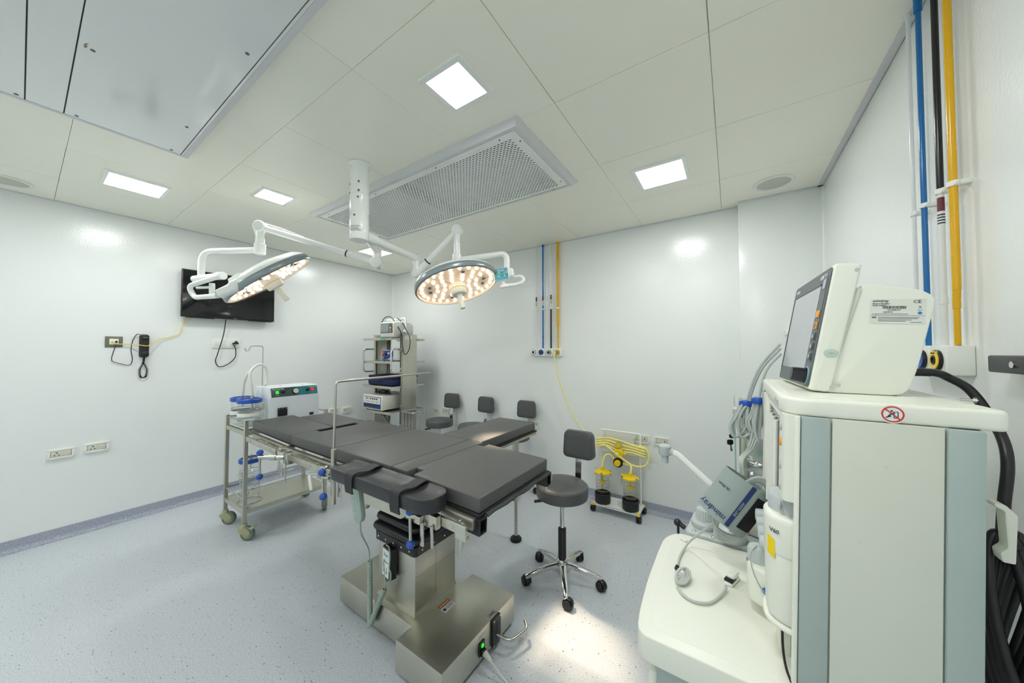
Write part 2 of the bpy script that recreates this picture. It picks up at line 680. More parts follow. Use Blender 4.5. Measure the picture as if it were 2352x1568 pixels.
# ceiling edge trims
struct('trim_3', box(0, .022, YF, YB, CEIL - .004, CEIL + .01), M_CEILTRIM)
struct('trim_4', box(0, PX0, YB - .022, YB, CEIL - .004, CEIL + .01), M_CEILTRIM)
struct('trim_5', box(XR - .03, XR - .004, YF, PY0, CEIL - .004, CEIL + .01), M_CEILTRIM)
struct('trim_6', box(PX0, XR, PY0 - .022, PY0, CEIL - .004, CEIL + .01), M_CEILTRIM)

# ceiling: a soffit with one child per metal panel
ceiling = struct('ceiling', box(XL - .1, XR + .1, YF - .1, YB + .1, CEIL + .2, CEIL + .3), M_PLENUM)
GX = [0, .561, 1.158, 1.768, 2.365, 2.965, 3.556, 4.157, XR]
GY = [YF, -1.678, -1.078, -.478, .122, .713, 1.324, 1.927, 2.53, YB]
DIFF = (1.36, 3.375, 1.29, 2.04)           # air diffuser cut-out
HOOD = (1.655, 3.46, -1.62, .508)          # laminar-flow hood
LIGHTS = [(.86, .417, .292, .255), (1.452, 1.006, .225, .18), (3.256, 1.006, .225, .18), (3.852, 2.245, .30, .26), (.852, 2.23, .292, .255)]
LIGHTS_BEHIND = [(3.856, .417, .292, .255), (.86, -1.378, .292, .255), (3.856, -1.378, .292, .255), (1.452, -1.99, .225, .18), (3.256, -1.99, .225, .18)]
HOLES = [(DIFF[0] + .03, DIFF[1] - .03, DIFF[2] + .03, DIFF[3] - .03), (HOOD[0] + .02, HOOD[1] - .02, HOOD[2] + .02, HOOD[3] - .02)]
for (x, y, s, l) in LIGHTS + LIGHTS_BEHIND:
    HOLES.append((x - s / 2 + .012, x + s / 2 - .012, y - s / 2 + .012, y + s / 2 - .012))
def cut(rects, h):
    out = []
    for (a, b, c, d) in rects:
        x0, x1, y0, y1 = max(a, h[0]), min(b, h[1]), max(c, h[2]), min(d, h[3])
        if x0 >= x1 or y0 >= y1:
            out.append((a, b, c, d)); continue
        if c < y0: out.append((a, b, c, y0))
        if y1 < d: out.append((a, b, y1, d))
        if a < x0: out.append((a, x0, y0, y1))
        if x1 < b: out.append((x1, b, y0, y1))
    return out
for i in range(len(GX) - 1):
    for j in range(len(GY) - 1):
        full = (GX[i] + .0007, GX[i + 1] - .0007, GY[j] + .0007, GY[j + 1] - .0007)
        rects = [full]
        for h in HOLES:
            rects = cut(rects, h)
        if not rects:
            continue
        dz = random.uniform(-.0006, .0006)
        if rects == [full]:
            bm = box(*full, CEIL + dz, CEIL + .02, .002, 1)
        else:
            bm = join(*[_rect_bm(*r, CEIL + dz, CEIL + .02) for r in rects])
        struct('ceiling_panel', bm, M_CEIL, ceiling)

# ================================================================== CEILING FITTINGS
def ceiling_light(x, y, s, l, label):
    t = thing('ceiling_light', label, 'ceiling light', (x, y, CEIL - .008), 0, 'square LED ceiling lights')
    a, b = s / 2, l / 2
    z0, z1 = CEIL - .008, CEIL + .03
    fr = [_rect_bm(x - a, x + a, y - a, y - b, z0, CEIL + .001), _rect_bm(x - a, x + a, y + b, y + a, z0, CEIL + .001),
          _rect_bm(x - a, x - b, y - b, y + b, z0, CEIL + .001), _rect_bm(x + b, x + a, y - b, y + b, z0, CEIL + .001)]
    obj('frame', join(*fr), M_WHITE, t)
    obj('diffuser', prism(rrect(x - b, x + b, y - b, y + b, .012), CEIL - .004, CEIL + .012), M_LEDPANEL, t)
    ld = bpy.data.lights.new('panel_lamp', 'AREA')
    ld.shape = 'SQUARE'
    ld.size = l - .01
    ld.energy = PANEL_POWER * l * l
    ld.color = (1.0, 1.0, 0.985)
    lo = bpy.data.objects.new('panel_lamp', ld)
    COL.objects.link(lo)
    lo.parent = t
    lo.location = (0, 0, .003)
    return t
LL = ['larger square ceiling light nearest the wall-mounted television', 'small square ceiling light between the hood and the perforated diffuser, above the left lamp head',
      'small square ceiling light in front of the perforated diffuser, nearest the camera', 'square ceiling light beside the round ceiling speaker on the right',
      'square ceiling light in the far corner behind the ceiling column of the surgical lamps']
for a, lab in zip(LIGHTS, LL):
    ceiling_light(*a, lab)
LB = ['square ceiling light above the anaesthesia machine', 'square ceiling light behind the camera by the left wall', 'square ceiling light behind the camera by the right wall',
      'small square ceiling light at the front wall, left one', 'small square ceiling light at the front wall, right one']
for a, lab in zip(LIGHTS_BEHIND, LB):
    ceiling_light(*a, lab)

def speaker(x, y, label):
    t = thing('ceiling_speaker', label, 'speaker', (x, y, CEIL), 0, 'round ceiling speakers')
    mt = Matrix.Translation((x, y, CEIL)) @ Matrix.Diagonal((1, 1, -1, 1))
    obj('rim', lathe([(.108, -.002), (.112, .003), (.108, .009), (.092, .008), (.09, -.002)], 40, mt), M_WPLAST, t)
    obj('grille', lathe([(0, .005), (.06, .006), (.0905, .003), (.0905, -.002)], 40, mt, False), mat('speaker_grille', '#c9c9bd', 0.7, bump=(1500, .4)), t)
speaker(4.456, 2.775, 'round ceiling speaker near the pier on the right')
speaker(.24, -.075, 'round ceiling speaker at the left edge, above the wall with the sockets')

# perforated air diffuser
t = thing('air_diffuser', 'long white perforated air diffuser panel set in the ceiling', 'air diffuser', ((DIFF[0] + DIFF[1]) / 2, 1.66, CEIL - .03))
x0, x1, y0, y1 = DIFF
zb = CEIL - .028
def ring(o, i, za, zb_):
    bm = bmesh.new()
    vo = [bm.verts.new((x, y, za)) for x, y in ((o[0], o[2]), (o[1], o[2]), (o[1], o[3]), (o[0], o[3]))]
    vi = [bm.verts.new((x, y, zb_)) for x, y in ((i[0], i[2]), (i[1], i[2]), (i[1], i[3]), (i[0], i[3]))]
    for k in range(4):
        bm.faces.new((vo[k], vo[(k + 1) % 4], vi[(k + 1) % 4], vi[k]))
    return bm
def inset(r, d): return (r[0] + d, r[1] - d, r[2] + d, r[3] - d)
D0, D1, D2 = DIFF, inset(DIFF, .028), inset(DIFF, .05)
PERF = (1.447, 3.278, 1.386, 1.966)
obj('lip', join(ring(D0, D0, CEIL, CEIL - .004), ring(D0, D1, CEIL - .004, zb), ring(D1, D2, zb, zb)), M_CEILTRIM, t)
obj('border', ring(D2, PERF, zb + .001, zb + .001), M_WHITE, t)
obj('border_seam', ring(inset(D2, -.0015), inset(D2, .0005), zb - .0004, zb - .0004), M_GREY, t)
# perforation: staggered slots, every hole real
bm = bmesh.new()
nx, ny = 74, 42
px, py = (PERF[1] - PERF[0]) / nx, (PERF[3] - PERF[2]) / ny
vv = {}
def V(x, y):
    k = (round(x, 5), round(y, 5))
    if k not in vv:
        vv[k] = bm.verts.new((x, y, zb + .001))
    return vv[k]
for j in range(ny):
    yy0, yy1 = PERF[2] + j * py, PERF[2] + (j + 1) * py
    off = .5 * px if j % 2 else 0
    cells = [(PERF[0] + off + i * px, PERF[0] + off + (i + 1) * px) for i in range(nx - (1 if off else 0))]
    if off:
        bm.faces.new((V(PERF[0], yy0), V(PERF[0] + off, yy0), V(PERF[0] + off, yy1), V(PERF[0], yy1)))
        bm.faces.new((V(PERF[1] - off, yy0), V(PERF[1], yy0), V(PERF[1], yy1), V(PERF[1] - off, yy1)))
    for a, b in cells:
        hx, hy = px * .15, py * .25
        i0, i1, j0, j1 = a + hx, b - hx, yy0 + hy, yy1 - hy
        h = py * .16
        o = [V(a, yy0), V(b, yy0), V(b, yy1), V(a, yy1)]
        q = [bm.verts.new(p + (zb + .001,)) for p in ((i0, j0 + h), (i0 + h, j0), (i1 - h, j0), (i1, j0 + h), (i1, j1 - h), (i1 - h, j1), (i0 + h, j1), (i0, j1 - h))]
        bm.faces.new((o[0], o[1], q[2], q[1])); bm.faces.new((o[1], q[3], q[2]))
        bm.faces.new((o[1], o[2], q[4], q[3])); bm.faces.new((o[2], q[5], q[4]))
        bm.faces.new((o[2], o[3], q[6], q[5])); bm.faces.new((o[3], q[7], q[6]))
        bm.faces.new((o[3], o[0], q[0], q[7])); bm.faces.new((o[0], q[1], q[0]))
bm.normal_update()
pf = obj('perforated_sheet', bm, M_WHITE, t)
pf['kind'] = 'stuff'
obj('plenum', join(_rect_bm(PERF[0] - .03, PERF[1] + .03, PERF[2] - .03, PERF[3] + .03, CEIL + .05, CEIL + .06),
    ring(inset(PERF, -.03), inset(PERF, -.03), zb + .003, CEIL + .06)), M_PLENUM, t)
obj('filter_joint', _rect_bm(2.30, 2.345, PERF[2], PERF[3], zb + .02, CEIL + .05), M_DGREY, t)
sb = obj('screw', lathe([(.0045, 0), (.0045, -.002), (0, -.0025)], 10, Matrix.Translation((0, 0, 0)), False), M_DGREY, t, world=False)
sl = Vector(t.location)
sp = [(x, y) for y in (1.363, 1.992) for x in (1.53, 2.15, 2.75, 3.22)] + [(1.418, 1.45), (1.418, 1.90), (3.305, 1.43), (3.305, 1.92)]
for k, (x, y) in enumerate(sp):
    p = Vector((x, y, zb + .0008)) - sl
    if k == 0: sb.location = p
    else: inst(sb, p)

# laminar-flow hood
t = thing('laminar_flow_hood', 'large white laminar flow hood hanging under the ceiling at top left', 'ceiling hood', ((HOOD[0] + HOOD[1]) / 2, (HOOD[2] + HOOD[3]) / 2, CEIL - .035))
zh = CEIL - .035
obj('rim', join(ring(inset(HOOD, -.016), inset(HOOD, -.012), CEIL + .001, CEIL - .006), ring(inset(HOOD, -.012), HOOD, CEIL - .006, zh), ring(HOOD, inset(HOOD, .022), zh, zh)), M_CEILTRIM, t)
obj('backing_plate', _rect_bm(HOOD[0] + .018, HOOD[1] - .018, HOOD[2] + .018, HOOD[3] - .018, zh + .006, zh + .012), M_DARKHOLE, t)
M_HOOD = mat('hood_gloss', '#e6e9e8', 0.1, coat=0.5, vary=(1.5, .03))
yb_ = [(.092, .474), (-.008, .089), (-.385, -.011), (-.485, -.388), (-.862, -.488), (-.962, -.865), (-1.34, -.965), (-1.598, -1.343)]
for a, b in yb_:
    obj('hood_panel', box(HOOD[0] + .0235, HOOD[1] - .0235, a, b, zh, zh + .006, .001, 1), M_HOOD, t)
obj('edge_strip', box(HOOD[0] + .0235, HOOD[1] - .0235, .477, HOOD[3] - .0225, zh, zh + .006), M_HOOD, t)
s0 = obj('screw', lathe([(.0065, 0), (.0065, -.002), (.003, -.003), (0, -.0025)], 12, None, False), M_DGREY, t, world=False)
sl = Vector(t.location)
for k, (x, y) in enumerate([(1.70, .125), (1.70, .435), (2.02, .43), (2.30, .125), (2.75, .44), (1.70, -.03), (1.70, -.35)]):
    p = Vector((x, y, zh + .0003)) - sl
    if k == 0: s0.location = p
    else: inst(s0, p)
obj('rust_stain', xf(prism([(0, 0), (.018, .005), (.03, .002), (.045, .006), (.03, -.003), (.012, -.004)], 0, .0004), Matrix.Translation((2.29, .108, zh - .0005))), mat('rust', '#a98a72', .8), t)
# ================================================================== SURGICAL LAMPS
def at(px, py, d):
    """point seen at photo pixel (px,py) at depth d along the view axis"""
    return CAM + d * (_f + _r * ((px - 1176) / 755.85) - _u * ((py - 784) / 755.85))

POLE = Vector((2.358, 1.12, 0))
t = thing('ceiling_column', 'white ceiling column that carries both surgical lamp arms', 'lamp mount', (POLE.x, POLE.y, 2.069))
mt = Matrix.Translation((POLE.x, POLE.y, 0))
obj('flange', lathe([(.06, CEIL - .001), (.062, CEIL - .008), (.056, CEIL - .014), (.05, CEIL - .014)], 40, mt), M_WHITE, t)
obj('upper_tube', lathe([(.0525, CEIL), (.0525, 2.342), (.05, 2.340)], 40, mt), M_WHITE, t)
obj('middle_sleeve', lathe([(.05, 2.340), (.054, 2.338), (.054, 2.232), (.0525, 2.230)], 40, mt), M_WHITE, t)
obj('lower_sleeve', lathe([(.0525, 2.230), (.054, 2.228), (.054, 2.076), (.051, 2.069), (0, 2.069)], 40, mt, False), M_WHITE, t)
for k, (ang, z) in enumerate([(-38, 2.405), (-38, 2.352), (-130, 2.405), (-130, 2.352), (-42, 2.312), (-135, 2.318), (-62, 2.205)]):
    a = math.radians(ang)
    p = Vector((POLE.x + .053 * math.cos(a), POLE.y + .053 * math.sin(a), z))
    d = Vector((math.cos(a), math.sin(a), 0))
    obj('bolt', cyl(p - d * .002, p + d * .003, .006, n=12), M_DGREY if k < 4 else M_SENDCAP, t)
for k, (z, w) in enumerate([(2.142, .05), (2.136, .036), (2.128, .052), (2.123, .058), (2.118, .05), (2.113, .056)]):
    # printed rating lines wrapped on the sleeve
    pts = [Vector((POLE.x + .0542 * math.cos(a), POLE.y + .0542 * math.sin(a), z)) for a in [math.radians(-62) + (i / 8 - .5) * w / .054 * 1.4 for i in range(9)]]
    obj('printed_line', sweep(pts, [(-.001, -.0004), (.001, -.0004), (.001, .0004), (-.001, .0004)]), M_DGREY, t)

def lamp_head(t, c, n, led_mat, R=.30):
    c, n = Vector(c), Vector(n).normalized()
    M = zframe(c, -n)
    obj('shell', lathe([(R - .006, .036), (R - .014, .052), (R - .05, .078), (R - .15, .102), (0, .11)], 64, M, False), M_WHITE, t)
    obj('rim', lathe([(R - .014, -.004), (R - .004, 0), (R, .007), (R - .003, .032), (R - .008, .04), (R - .02, .042)], 64, M, False), M_RIM, t)
    rf = obj('reflector', lathe([(0, .012), (R - .018, .012), (R - .012, -.003)], 64, M, False), M_REFLECT, t)
    obj('cover_glass', lathe([(R - .013, -.004), (R - .03, -.016), (R - .1, -.024), (.058, -.027)], 64, M, False), M_LENS, t)
    led = obj('led_lens', lathe([(0, -.0035), (.005, -.003), (.0095, 0), (.0115, .005), (.0115, .012)], 12, None, False), led_mat, t, world=False)
    dark = obj('sensor_lens', lathe([(0, .004), (.008, .003), (.0125, .006), (.0125, .012)], 12, None, False), M_DGREY, t, world=False)
    IM = ROOTM[t.name].inverted() @ M
    first = {}
    rings = [(.252, 26, ()), (.196, 16, (1, 2, 6, 9, 10, 14)), (.145, 12, ()), (.094, 8, ())]
    for ri, (r, k, dk) in enumerate(rings):
        for i in range(k):
            a = 2 * PI * (i + .5 * (ri % 2)) / k
            m = IM @ Matrix.Translation((r * math.cos(a), r * math.sin(a), 0))
            src = dark if i in dk else led
            o = src if src.name not in first else inst(src)
            first[src.name] = 1
            o.matrix_basis = m
    # split lines of the reflector
    for a in (.6, 2.7, 4.8):
        pts = [M @ Vector((r * math.cos(a + .05 * math.sin(r * 40)), r * math.sin(a + .05 * math.sin(r * 40)), .0112)) for r in [.06 + .02 * q for q in range(12)]]
        obj('split_line', tube(pts, .0007, 5), M_DGREY, t)
    obj('handle_hub', lathe([(.06, .012), (.06, -.02), (.056, -.024), (.056, -.05), (.05, -.062), (.03, -.066), (0, -.066)], 40, M, False), M_IVORY, t)
    obj('handle', lathe([(.02, -.06), (.0185, -.1), (.02, -.165), (.018, -.17), (0, -.17)], 24, M, False), M_IVORY, t)
    return M

def sleeve(p0, p1, r, b=.003, n=28):
    return cyl(p0, p1, r, n=n, b=b)

# ---- lamp facing the gap beside the table extension
C1 = Vector((2.576, 1.739, 1.868))
AIM1 = Vector((3.52, 1.47, 0.0))
N1 = Vector((.3617, -.0205, -1)).normalized()
J1 = at(958, 596, 2.50)
T1 = at(1050, 528, 2.42)
t = thing('surgical_lamp', 'round surgical lamp with lit warm underside facing the camera and teal control panel', 'surgical lamp', C1, 0, 'surgical lamps')
a0 = Vector((POLE.x, POLE.y, J1.z + .01))
d = (Vector((J1.x, J1.y, a0.z)) - a0).normalized()
obj('swivel_arm', join(cyl(a0 + d * .045, a0 + d * .13, .036, .034, 28, .003), cyl(a0 + d * .12, Vector((J1.x, J1.y, a0.z)) - d * .02, .027, n=28), cyl(Vector((J1.x, J1.y, a0.z)) - d * .05, Vector((J1.x, J1.y, a0.z)) + d * .02, .03, n=28, b=.004)), M_WHITE, t)
obj('arm_joint', join(sleeve(J1 + Vector((0, 0, .03)), J1 - Vector((0, 0, .1)), .03), cyl(J1 - Vector((.0, .03, .105)), J1 + Vector((0, .03, -.105)), .034, n=28, b=.004)), M_WHITE, t)
S1 = J1 - Vector((0, 0, .1))
sd = (T1 - S1).normalized()
obj('spring_arm', join(cyl(S1, S1 + sd * .12, .026, n=24), cyl(S1 + sd * .12, T1, .021, n=24)), M_WHITE, t)
obj('arm_band', cyl(S1 + sd * .115, S1 + sd * .123, .0275, n=24), M_BLACK, t)
rt = Vector((d.x, d.y, 0)).normalized()
side = sd.cross(Vector((0, 0, 1))).normalized()
obj('elbow', join(cyl(T1 - side * .032, T1 + side * .032, .036, n=28, b=.006), sphere(T1 + Vector((0, 0, .012)), .034, 20)), M_WHITE, t)
P1 = Vector((T1.x, T1.y, C1.z + .205))
obj('post', join(cyl(T1, T1 - Vector((0, 0, .14)), .0235, n=28), cyl(T1 - Vector((0, 0, .1)), P1 + Vector((0, 0, .03)), .026, n=28, b=.003), cyl(P1 + Vector((0, 0, .045)), P1 - Vector((0, 0, .05)), .033, n=28, b=.004)), M_WHITE, t)
e1 = (_r - N1 * _r.dot(N1)).normalized()
H1 = C1 + e1 * .375 - N1 * .02
Q1 = Vector((H1.x, H1.y, P1.z + .045))
obj('yoke', tube(fillet([P1, Q1 + (P1 - Q1).normalized() * 0, H1 + Vector((0, 0, .02))], .12, 10), .0215, 20), M_WHITE, t)
M1 = lamp_head(t, C1, N1, M_LEDWARM)
vw = (CAM - H1).normalized()
HB = C1 + e1 * .338 + vw * .03 - N1 * .01
FB = frame(HB, (_r + _u * .16 + vw * .0), _u)
obj('hinge_block', xf(box(-.01, .085, -.035, .035, -.05, .012, .02, 3), FB), M_WHITE, t)
cb = obj('control_box', xf(box(-.062, .045, -.048, .04, -.02, .018, .006, 2), FB), M_WHITE, t)
obj('control_panel', xf(box(-.058, .04, -.044, .036, .018, .0195), FB), M_TEALLIGHT, cb)
text('Staan', .021, M_PRINTW, cb, FB @ Matrix.Translation((-.008, .022, .0197)), 'lettering', sx=1.1)
for x, y, mm, r in [(-.03, .004, M_ORANGE, .0042), (-.02, .004, M_GREENLED, .0045), (.014, .004, M_WPLAST, .0036), (-.03, -.018, M_WPLAST, .0042), (-.021, -.018, M_GREENLED, .0036), (.014, -.018, M_WPLAST, .0046), (.03, .024, M_RED, .0045), (.03, .004, M_YELLOW, .0045), (.03, -.016, M_BLACK, .004)]:
    obj('key', cyl(FB @ Vector((x, y, .0194)), FB @ Vector((x, y, .0207)), r, n=12), mm, cb)
for y in (.004, -.018):
    obj('level_bar', xf(box(-.015, .008, y - .0022, y + .0022, .0194, .0202), FB), M_DGREY, cb)
gp = [FB @ Vector(p) for p in ((.02, -.03, -.03), (.08, -.03, -.04), (.13, -.035, -.03), (.145, -.06, -.02), (.12, -.085, -.01), (.05, -.09, 0), (-.005, -.082, 0))]
obj('side_grip', join(tube(gp, .0125, 14, 5), xf(box(-.03, .09, -.104, -.078, -.014, .014, .01, 3), FB), xf(box(-.015, .01, -.09, -.03, -.025, 0, .006), FB)), M_WHITE, t)
ld = bpy.data.lights.new('surgical_beam', 'SPOT')
ld.energy = 250
ld.color = (1.0, .77, .54)
ld.spot_size = math.radians(20)
ld.spot_blend = .8
ld.shadow_soft_size = .06
lo = bpy.data.objects.new('surgical_beam', ld)
COL.objects.link(lo)
lo.parent = t
lo.matrix_basis = ROOTM[t.name].inverted() @ zframe(C1 + N1 * .175, C1 + N1 * .175 - AIM1)

# ---- lamp seen edge-on before the television
C2 = Vector((1.504, .977, 1.908))
N2 = Vector((.392, .6565, -1)).normalized()
_v2 = (C2 - CAM).normalized()
N2 = (N2 - _v2 * (N2.dot(_v2) * .5)).normalized()
J2 = at(866, 590, 2.45)
T2 = at(598, 521, 2.33)
t = thing('surgical_lamp', 'tilted surgical lamp seen nearly edge-on in front of the television', 'surgical lamp', C2, 0, 'surgical lamps')
a0 = Vector((POLE.x, POLE.y, J2.z + .045))
d = (Vector((J2.x, J2.y, a0.z)) - a0).normalized()
obj('swivel_arm', join(cyl(a0 + d * .045, a0 + d * .12, .033, .03, 28, .003), cyl(a0 + d * .1, Vector((J2.x, J2.y, a0.z)) - d * .02, .025, n=28), cyl(Vector((J2.x, J2.y, a0.z + .025)), Vector((J2.x, J2.y, J2.z - .03)), .03, n=28, b=.004)), M_WHITE, t)
S2 = J2 - Vector((0, 0, .045))
sd = (T2 - S2).normalized()
side = sd.cross(Vector((0, 0, 1))).normalized()
jb = obj('arm_joint', cyl(S2 - side * .034, S2 + side * .034, .042, n=32, b=.006), M_WHITE, t)
obj('joint_cap', cyl(S2 + side * .033, S2 + side * .0355, .018, n=24), M_GREY, jb)
obj('spring_arm', join(cyl(S2, S2 + sd * .22, .03, .024, 24), cyl(S2 + sd * .2, T2, .0225, n=24), tube([S2 + sd * .02 + Vector((0, 0, .035)), S2 + sd * .3 + Vector((0, 0, .018))], .004, 8),
    tube([T2 + Vector((0, 0, .034)), T2 - sd * .14 + Vector((0, 0, .034)), T2 - sd * .3 + Vector((0, 0, .022))], .005, 8)), M_WHITE, t)
obj('arm_band', cyl(S2 + sd * .215, S2 + sd * .224, .0255, n=24), M_BLACK, t)
obj('elbow', join(cyl(T2 - side * .03, T2 + side * .03, .04, n=32, b=.006), tube([T2 - sd * -.03 + Vector((0, 0, .02)), T2 + sd * .036 + Vector((0, 0, -.02)), T2 + sd * .02 + Vector((0, 0, -.08))], .008, 10, 5)), M_WHITE, t)
P2 = T2 - Vector((0, 0, .165))
obj('post', join(cyl(T2, T2 - Vector((0, 0, .1)), .024, n=28), cyl(T2 - Vector((0, 0, .085)), T2 - Vector((0, 0, .13)), .0285, n=28), cyl(T2 - Vector((0, 0, .12)), T2 - Vector((0, 0, .195)), .035, n=32, b=.004)), M_WHITE, t)
K = at(462, 634, 2.35)
Q = Vector((K.x, K.y, P2.z - .002))
obj('yoke', tube(fillet([P2, Q, K], .1, 10), .021, 20), M_WHITE, t)
M2 = lamp_head(t, C2, N2, M_LEDWARM2)
obj('knuckle', join(cyl(at(445, 641, 2.35), at(505, 634, 2.29), .024, n=28, b=.006), cyl(at(499, 634, 2.30), at(513, 633, 2.27), .027, n=28, b=.004)), M_WHITE, t)
obj('bracket', join(xf(_rect_bm(-.012, .012, -.05, .03, -.012, .012), frame(at(487, 660, 2.33), _r, _u)), cyl(at(452, 661, 2.33), at(492, 659, 2.33), .009, n=14)), M_WHITE, t)
obj('side_grip', tube(fillet([at(505, 634, 2.27), at(432, 657, 2.29), at(447, 683, 2.29), at(500, 679, 2.08)], .05, 8), .0165, 16), M_WHITE, t)
obj('hinge', join(cyl(at(503, 676, 2.03), at(546, 656, 2.06), .031, n=32, b=.005), cyl(at(532, 661, 2.05), at(554, 651, 2.08), .038, n=32, b=.008)), M_WHITE, t)
obj('hinge_arm', xf(box(-.05, .05, -.022, .022, -.03, .03, .012), frame(at(546, 640, 2.27), _r + _u * .6, _u)), M_WHITE, t)
for q in ((504, 668), (503, 685)):
    obj('screw', cyl(at(q[0], q[1], 2.022), at(q[0] + 2, q[1] - 1, 2.04), .004, n=10), M_DGREY, t)
ld = bpy.data.lights.new('surgical_beam', 'SPOT')
ld.energy = 12
ld.color = (1.0, .86, .72)
ld.spot_size = math.radians(34)
ld.spot_blend = 1.0
ld.shadow_soft_size = .1
lo = bpy.data.objects.new('surgical_beam', ld)
COL.objects.link(lo)
lo.parent = t
lo.matrix_basis = ROOTM[t.name].inverted() @ zframe(C2 + N2 * .175, -N2)
# ================================================================== OPERATING TABLE
TY0, TY1, TZ = .955, 1.49, .885
def loft_simple(x0, x1, y0, y1, z, d, h):
    """chamfered skirt: wider at the foot"""
    bm = bmesh.new()
    lo = [bm.verts.new(p) for p in ((x0, y0, z), (x1, y0, z), (x1, y1, z), (x0, y1, z))]
    hi = [bm.verts.new(p) for p in ((x0 + d, y0 + d, z + h), (x1 - d, y0 + d, z + h), (x1 - d, y1 - d, z + h), (x0 + d, y1 - d, z + h))]
    for i in range(4):
        bm.faces.new((lo[i], lo[(i + 1) % 4], hi[(i + 1) % 4], hi[i]))
    bm.faces.new(hi)
    bmesh.ops.recalc_face_normals(bm, faces=bm.faces)
    return bm
OT = thing('operating_table', 'stainless steel operating table with black segmented pads, bellows column and stepped base', 'operating table', (2.7, 1.2, 0))
base = [(2.372, 1.026), (2.972, 1.026), (2.972, .941), (3.252, .941), (3.252, 1.452), (2.972, 1.452), (2.972, 1.372), (2.372, 1.372)]
obj('base_plinth', prism(base, .018, .151, .003, 2), M_STEEL, OT)
obj('base_sole', prism([(2.385, 1.04), (2.985, 1.04), (2.985, .955), (3.24, .955), (3.24, 1.44), (2.985, 1.44), (2.985, 1.36), (2.385, 1.36)], 0.0, .019), M_RUBBER, OT)
obj('column_cover', box(2.665, 2.946, 1.066, 1.338, .15, .446, .003), M_STEELV, OT)
obj('column_skirt', loft_simple(2.660, 2.951, 1.061, 1.343, .151, .005, .02), M_STEELV, OT)
obj('column_seam', box(2.9455, 2.9464, 1.197, 1.1985, .19, .44), M_DGREY, OT)
obj('column_seam', box(2.9455, 2.9464, 1.07, 1.335, .3295, .3303), M_DGREY, OT)
# gaiter: stacked folds of rounded squares
def rr_ring(bm, cx, cy, hx, hy, r, z, k=5):
    return [bm.verts.new((x, y, z)) for x, y in rrect(cx - hx, cx + hx, cy - hy, cy + hy, r, k)]
def loft(rings_spec):
    bm = bmesh.new()
    rows = [rr_ring(bm, *s) for s in rings_spec]
    n = len(rows[0])
    for a, b in zip(rows, rows[1:]):
        for i in range(n):
            bm.faces.new((a[i], a[(i + 1) % n], b[(i + 1) % n], b[i]))
    bm.faces.new(list(reversed(rows[0]))); bm.faces.new(rows[-1])
    bmesh.ops.recalc_face_normals(bm, faces=bm.faces)
    return bm
CX, CY = 2.8055, 1.202
spec = []
zz = .482
hx, hy = .170, .163
for f in range(4):
    o = .012 * f
    for dz, g in ((0, -.014), (.012, 0), (.024, .004), (.036, 0), (.047, -.016)):
        spec.append((CX, CY, hx + g - o, hy + g - o, .035, zz + dz))
    zz += .048
spec += [(CX, CY, .105, .1, .03, zz + .005), (CX, CY, .1, .095, .03, .70)]
obj('bellows', loft(spec), M_BELLOW, OT)
obj('bellows_flange', loft([(CX, CY, .157, .152, .02, .438), (CX, CY, .158, .153, .02, .482), (CX, CY, .150, .145, .02, .486)]), M_BELLOW, OT)
k0 = obj('flange_bolt', lathe([(.005, 0), (.005, .002), (.003, .0035), (0, .0037)], 10, None, False), M_CHROME, OT, world=False)
RL = Vector((2.7, 1.2, 0))
bs = [((CX - .12 + .06 * i, CY - .1535, .46), (0, -1, 0)) for i in range(5)] + [((CX + .1585, CY - .11 + .073 * i, .46), (1, 0, 0)) for i in range(4)] + [((CX - .12 + .08 * i, CY + .1535, .46), (0, 1, 0)) for i in range(4)]
for i, (p, d) in enumerate(bs):
    o = k0 if i == 0 else inst(k0)
    o.matrix_basis = zframe(Vector(p) - RL, d)
# spine frame and side cheeks
for s, y in ((-1, 1.0), (1, 1.40)):
    poly = [(2.30, .80), (2.33, .70), (2.46, .632), (2.925, .632), (2.965, .66), (2.99, .72), (2.99, .80)]
    m = Matrix(((1, 0, 0, 0), (0, 0, 1, y - .003), (0, 1, 0, 0), (0, 0, 0, 1)))
    obj('cheek_plate', prism(rpoly(poly, .012, 3), 0, .006, m=m), M_STEEL, OT)
obj('spine_frame', join(box(1.95, 3.38, 1.06, 1.10, .765, .812, .003), box(1.95, 3.38, 1.31, 1.35, .765, .812, .003), box(2.52, 2.98, 1.0, 1.40, .70, .80, .004)), M_STEEL, OT)
obj('tilt_cylinder', cyl((2.60, 1.03, .60), (2.72, 1.03, .79), .022, n=20), M_STEELV, OT)
# supporting boards
obj('seat_board', join(box(1.915, 3.02, TY0 + .012, TY1 - .012, .812, .8265, .002)), M_RUBBER, OT)

def pad(name, poly, z0, z1, r=.012, m=None, board=None):
    return obj(name, prism(rpoly(poly, .008, 3), z0, z1, r, 3, m=m), M_PAD, OT)
B0, B1 = .8265, TZ
x0, x1 = 1.9085, 2.4135
pad('back_pad', [(x0, TY0), (x1, TY0), (x1, TY1), (x0, TY1), (x0, 1.372), (x0 + .066, 1.372), (x0 + .066, 1.102), (x0, 1.102)], B0, B1, .008)
obj('cutout_liner', join(box(1.9062, 1.9078, 1.104, 1.370, .8275, .879), box(1.9078, x0 + .065, 1.1025, 1.1045, .8275, .878), box(1.9078, x0 + .065, 1.3695, 1.3715, .8275, .878), box(x0 + .0635, x0 + .0655, 1.1045, 1.3695, .8275, .878), box(1.9062, x0 + .065, 1.1025, 1.3715, .8272, .829)), M_RUBBER, OT)
pad('seat_pad', [(2.4165, TY0), (2.9085, TY0), (2.9085, TY1), (2.4165, TY1)], B0, B1, .008)
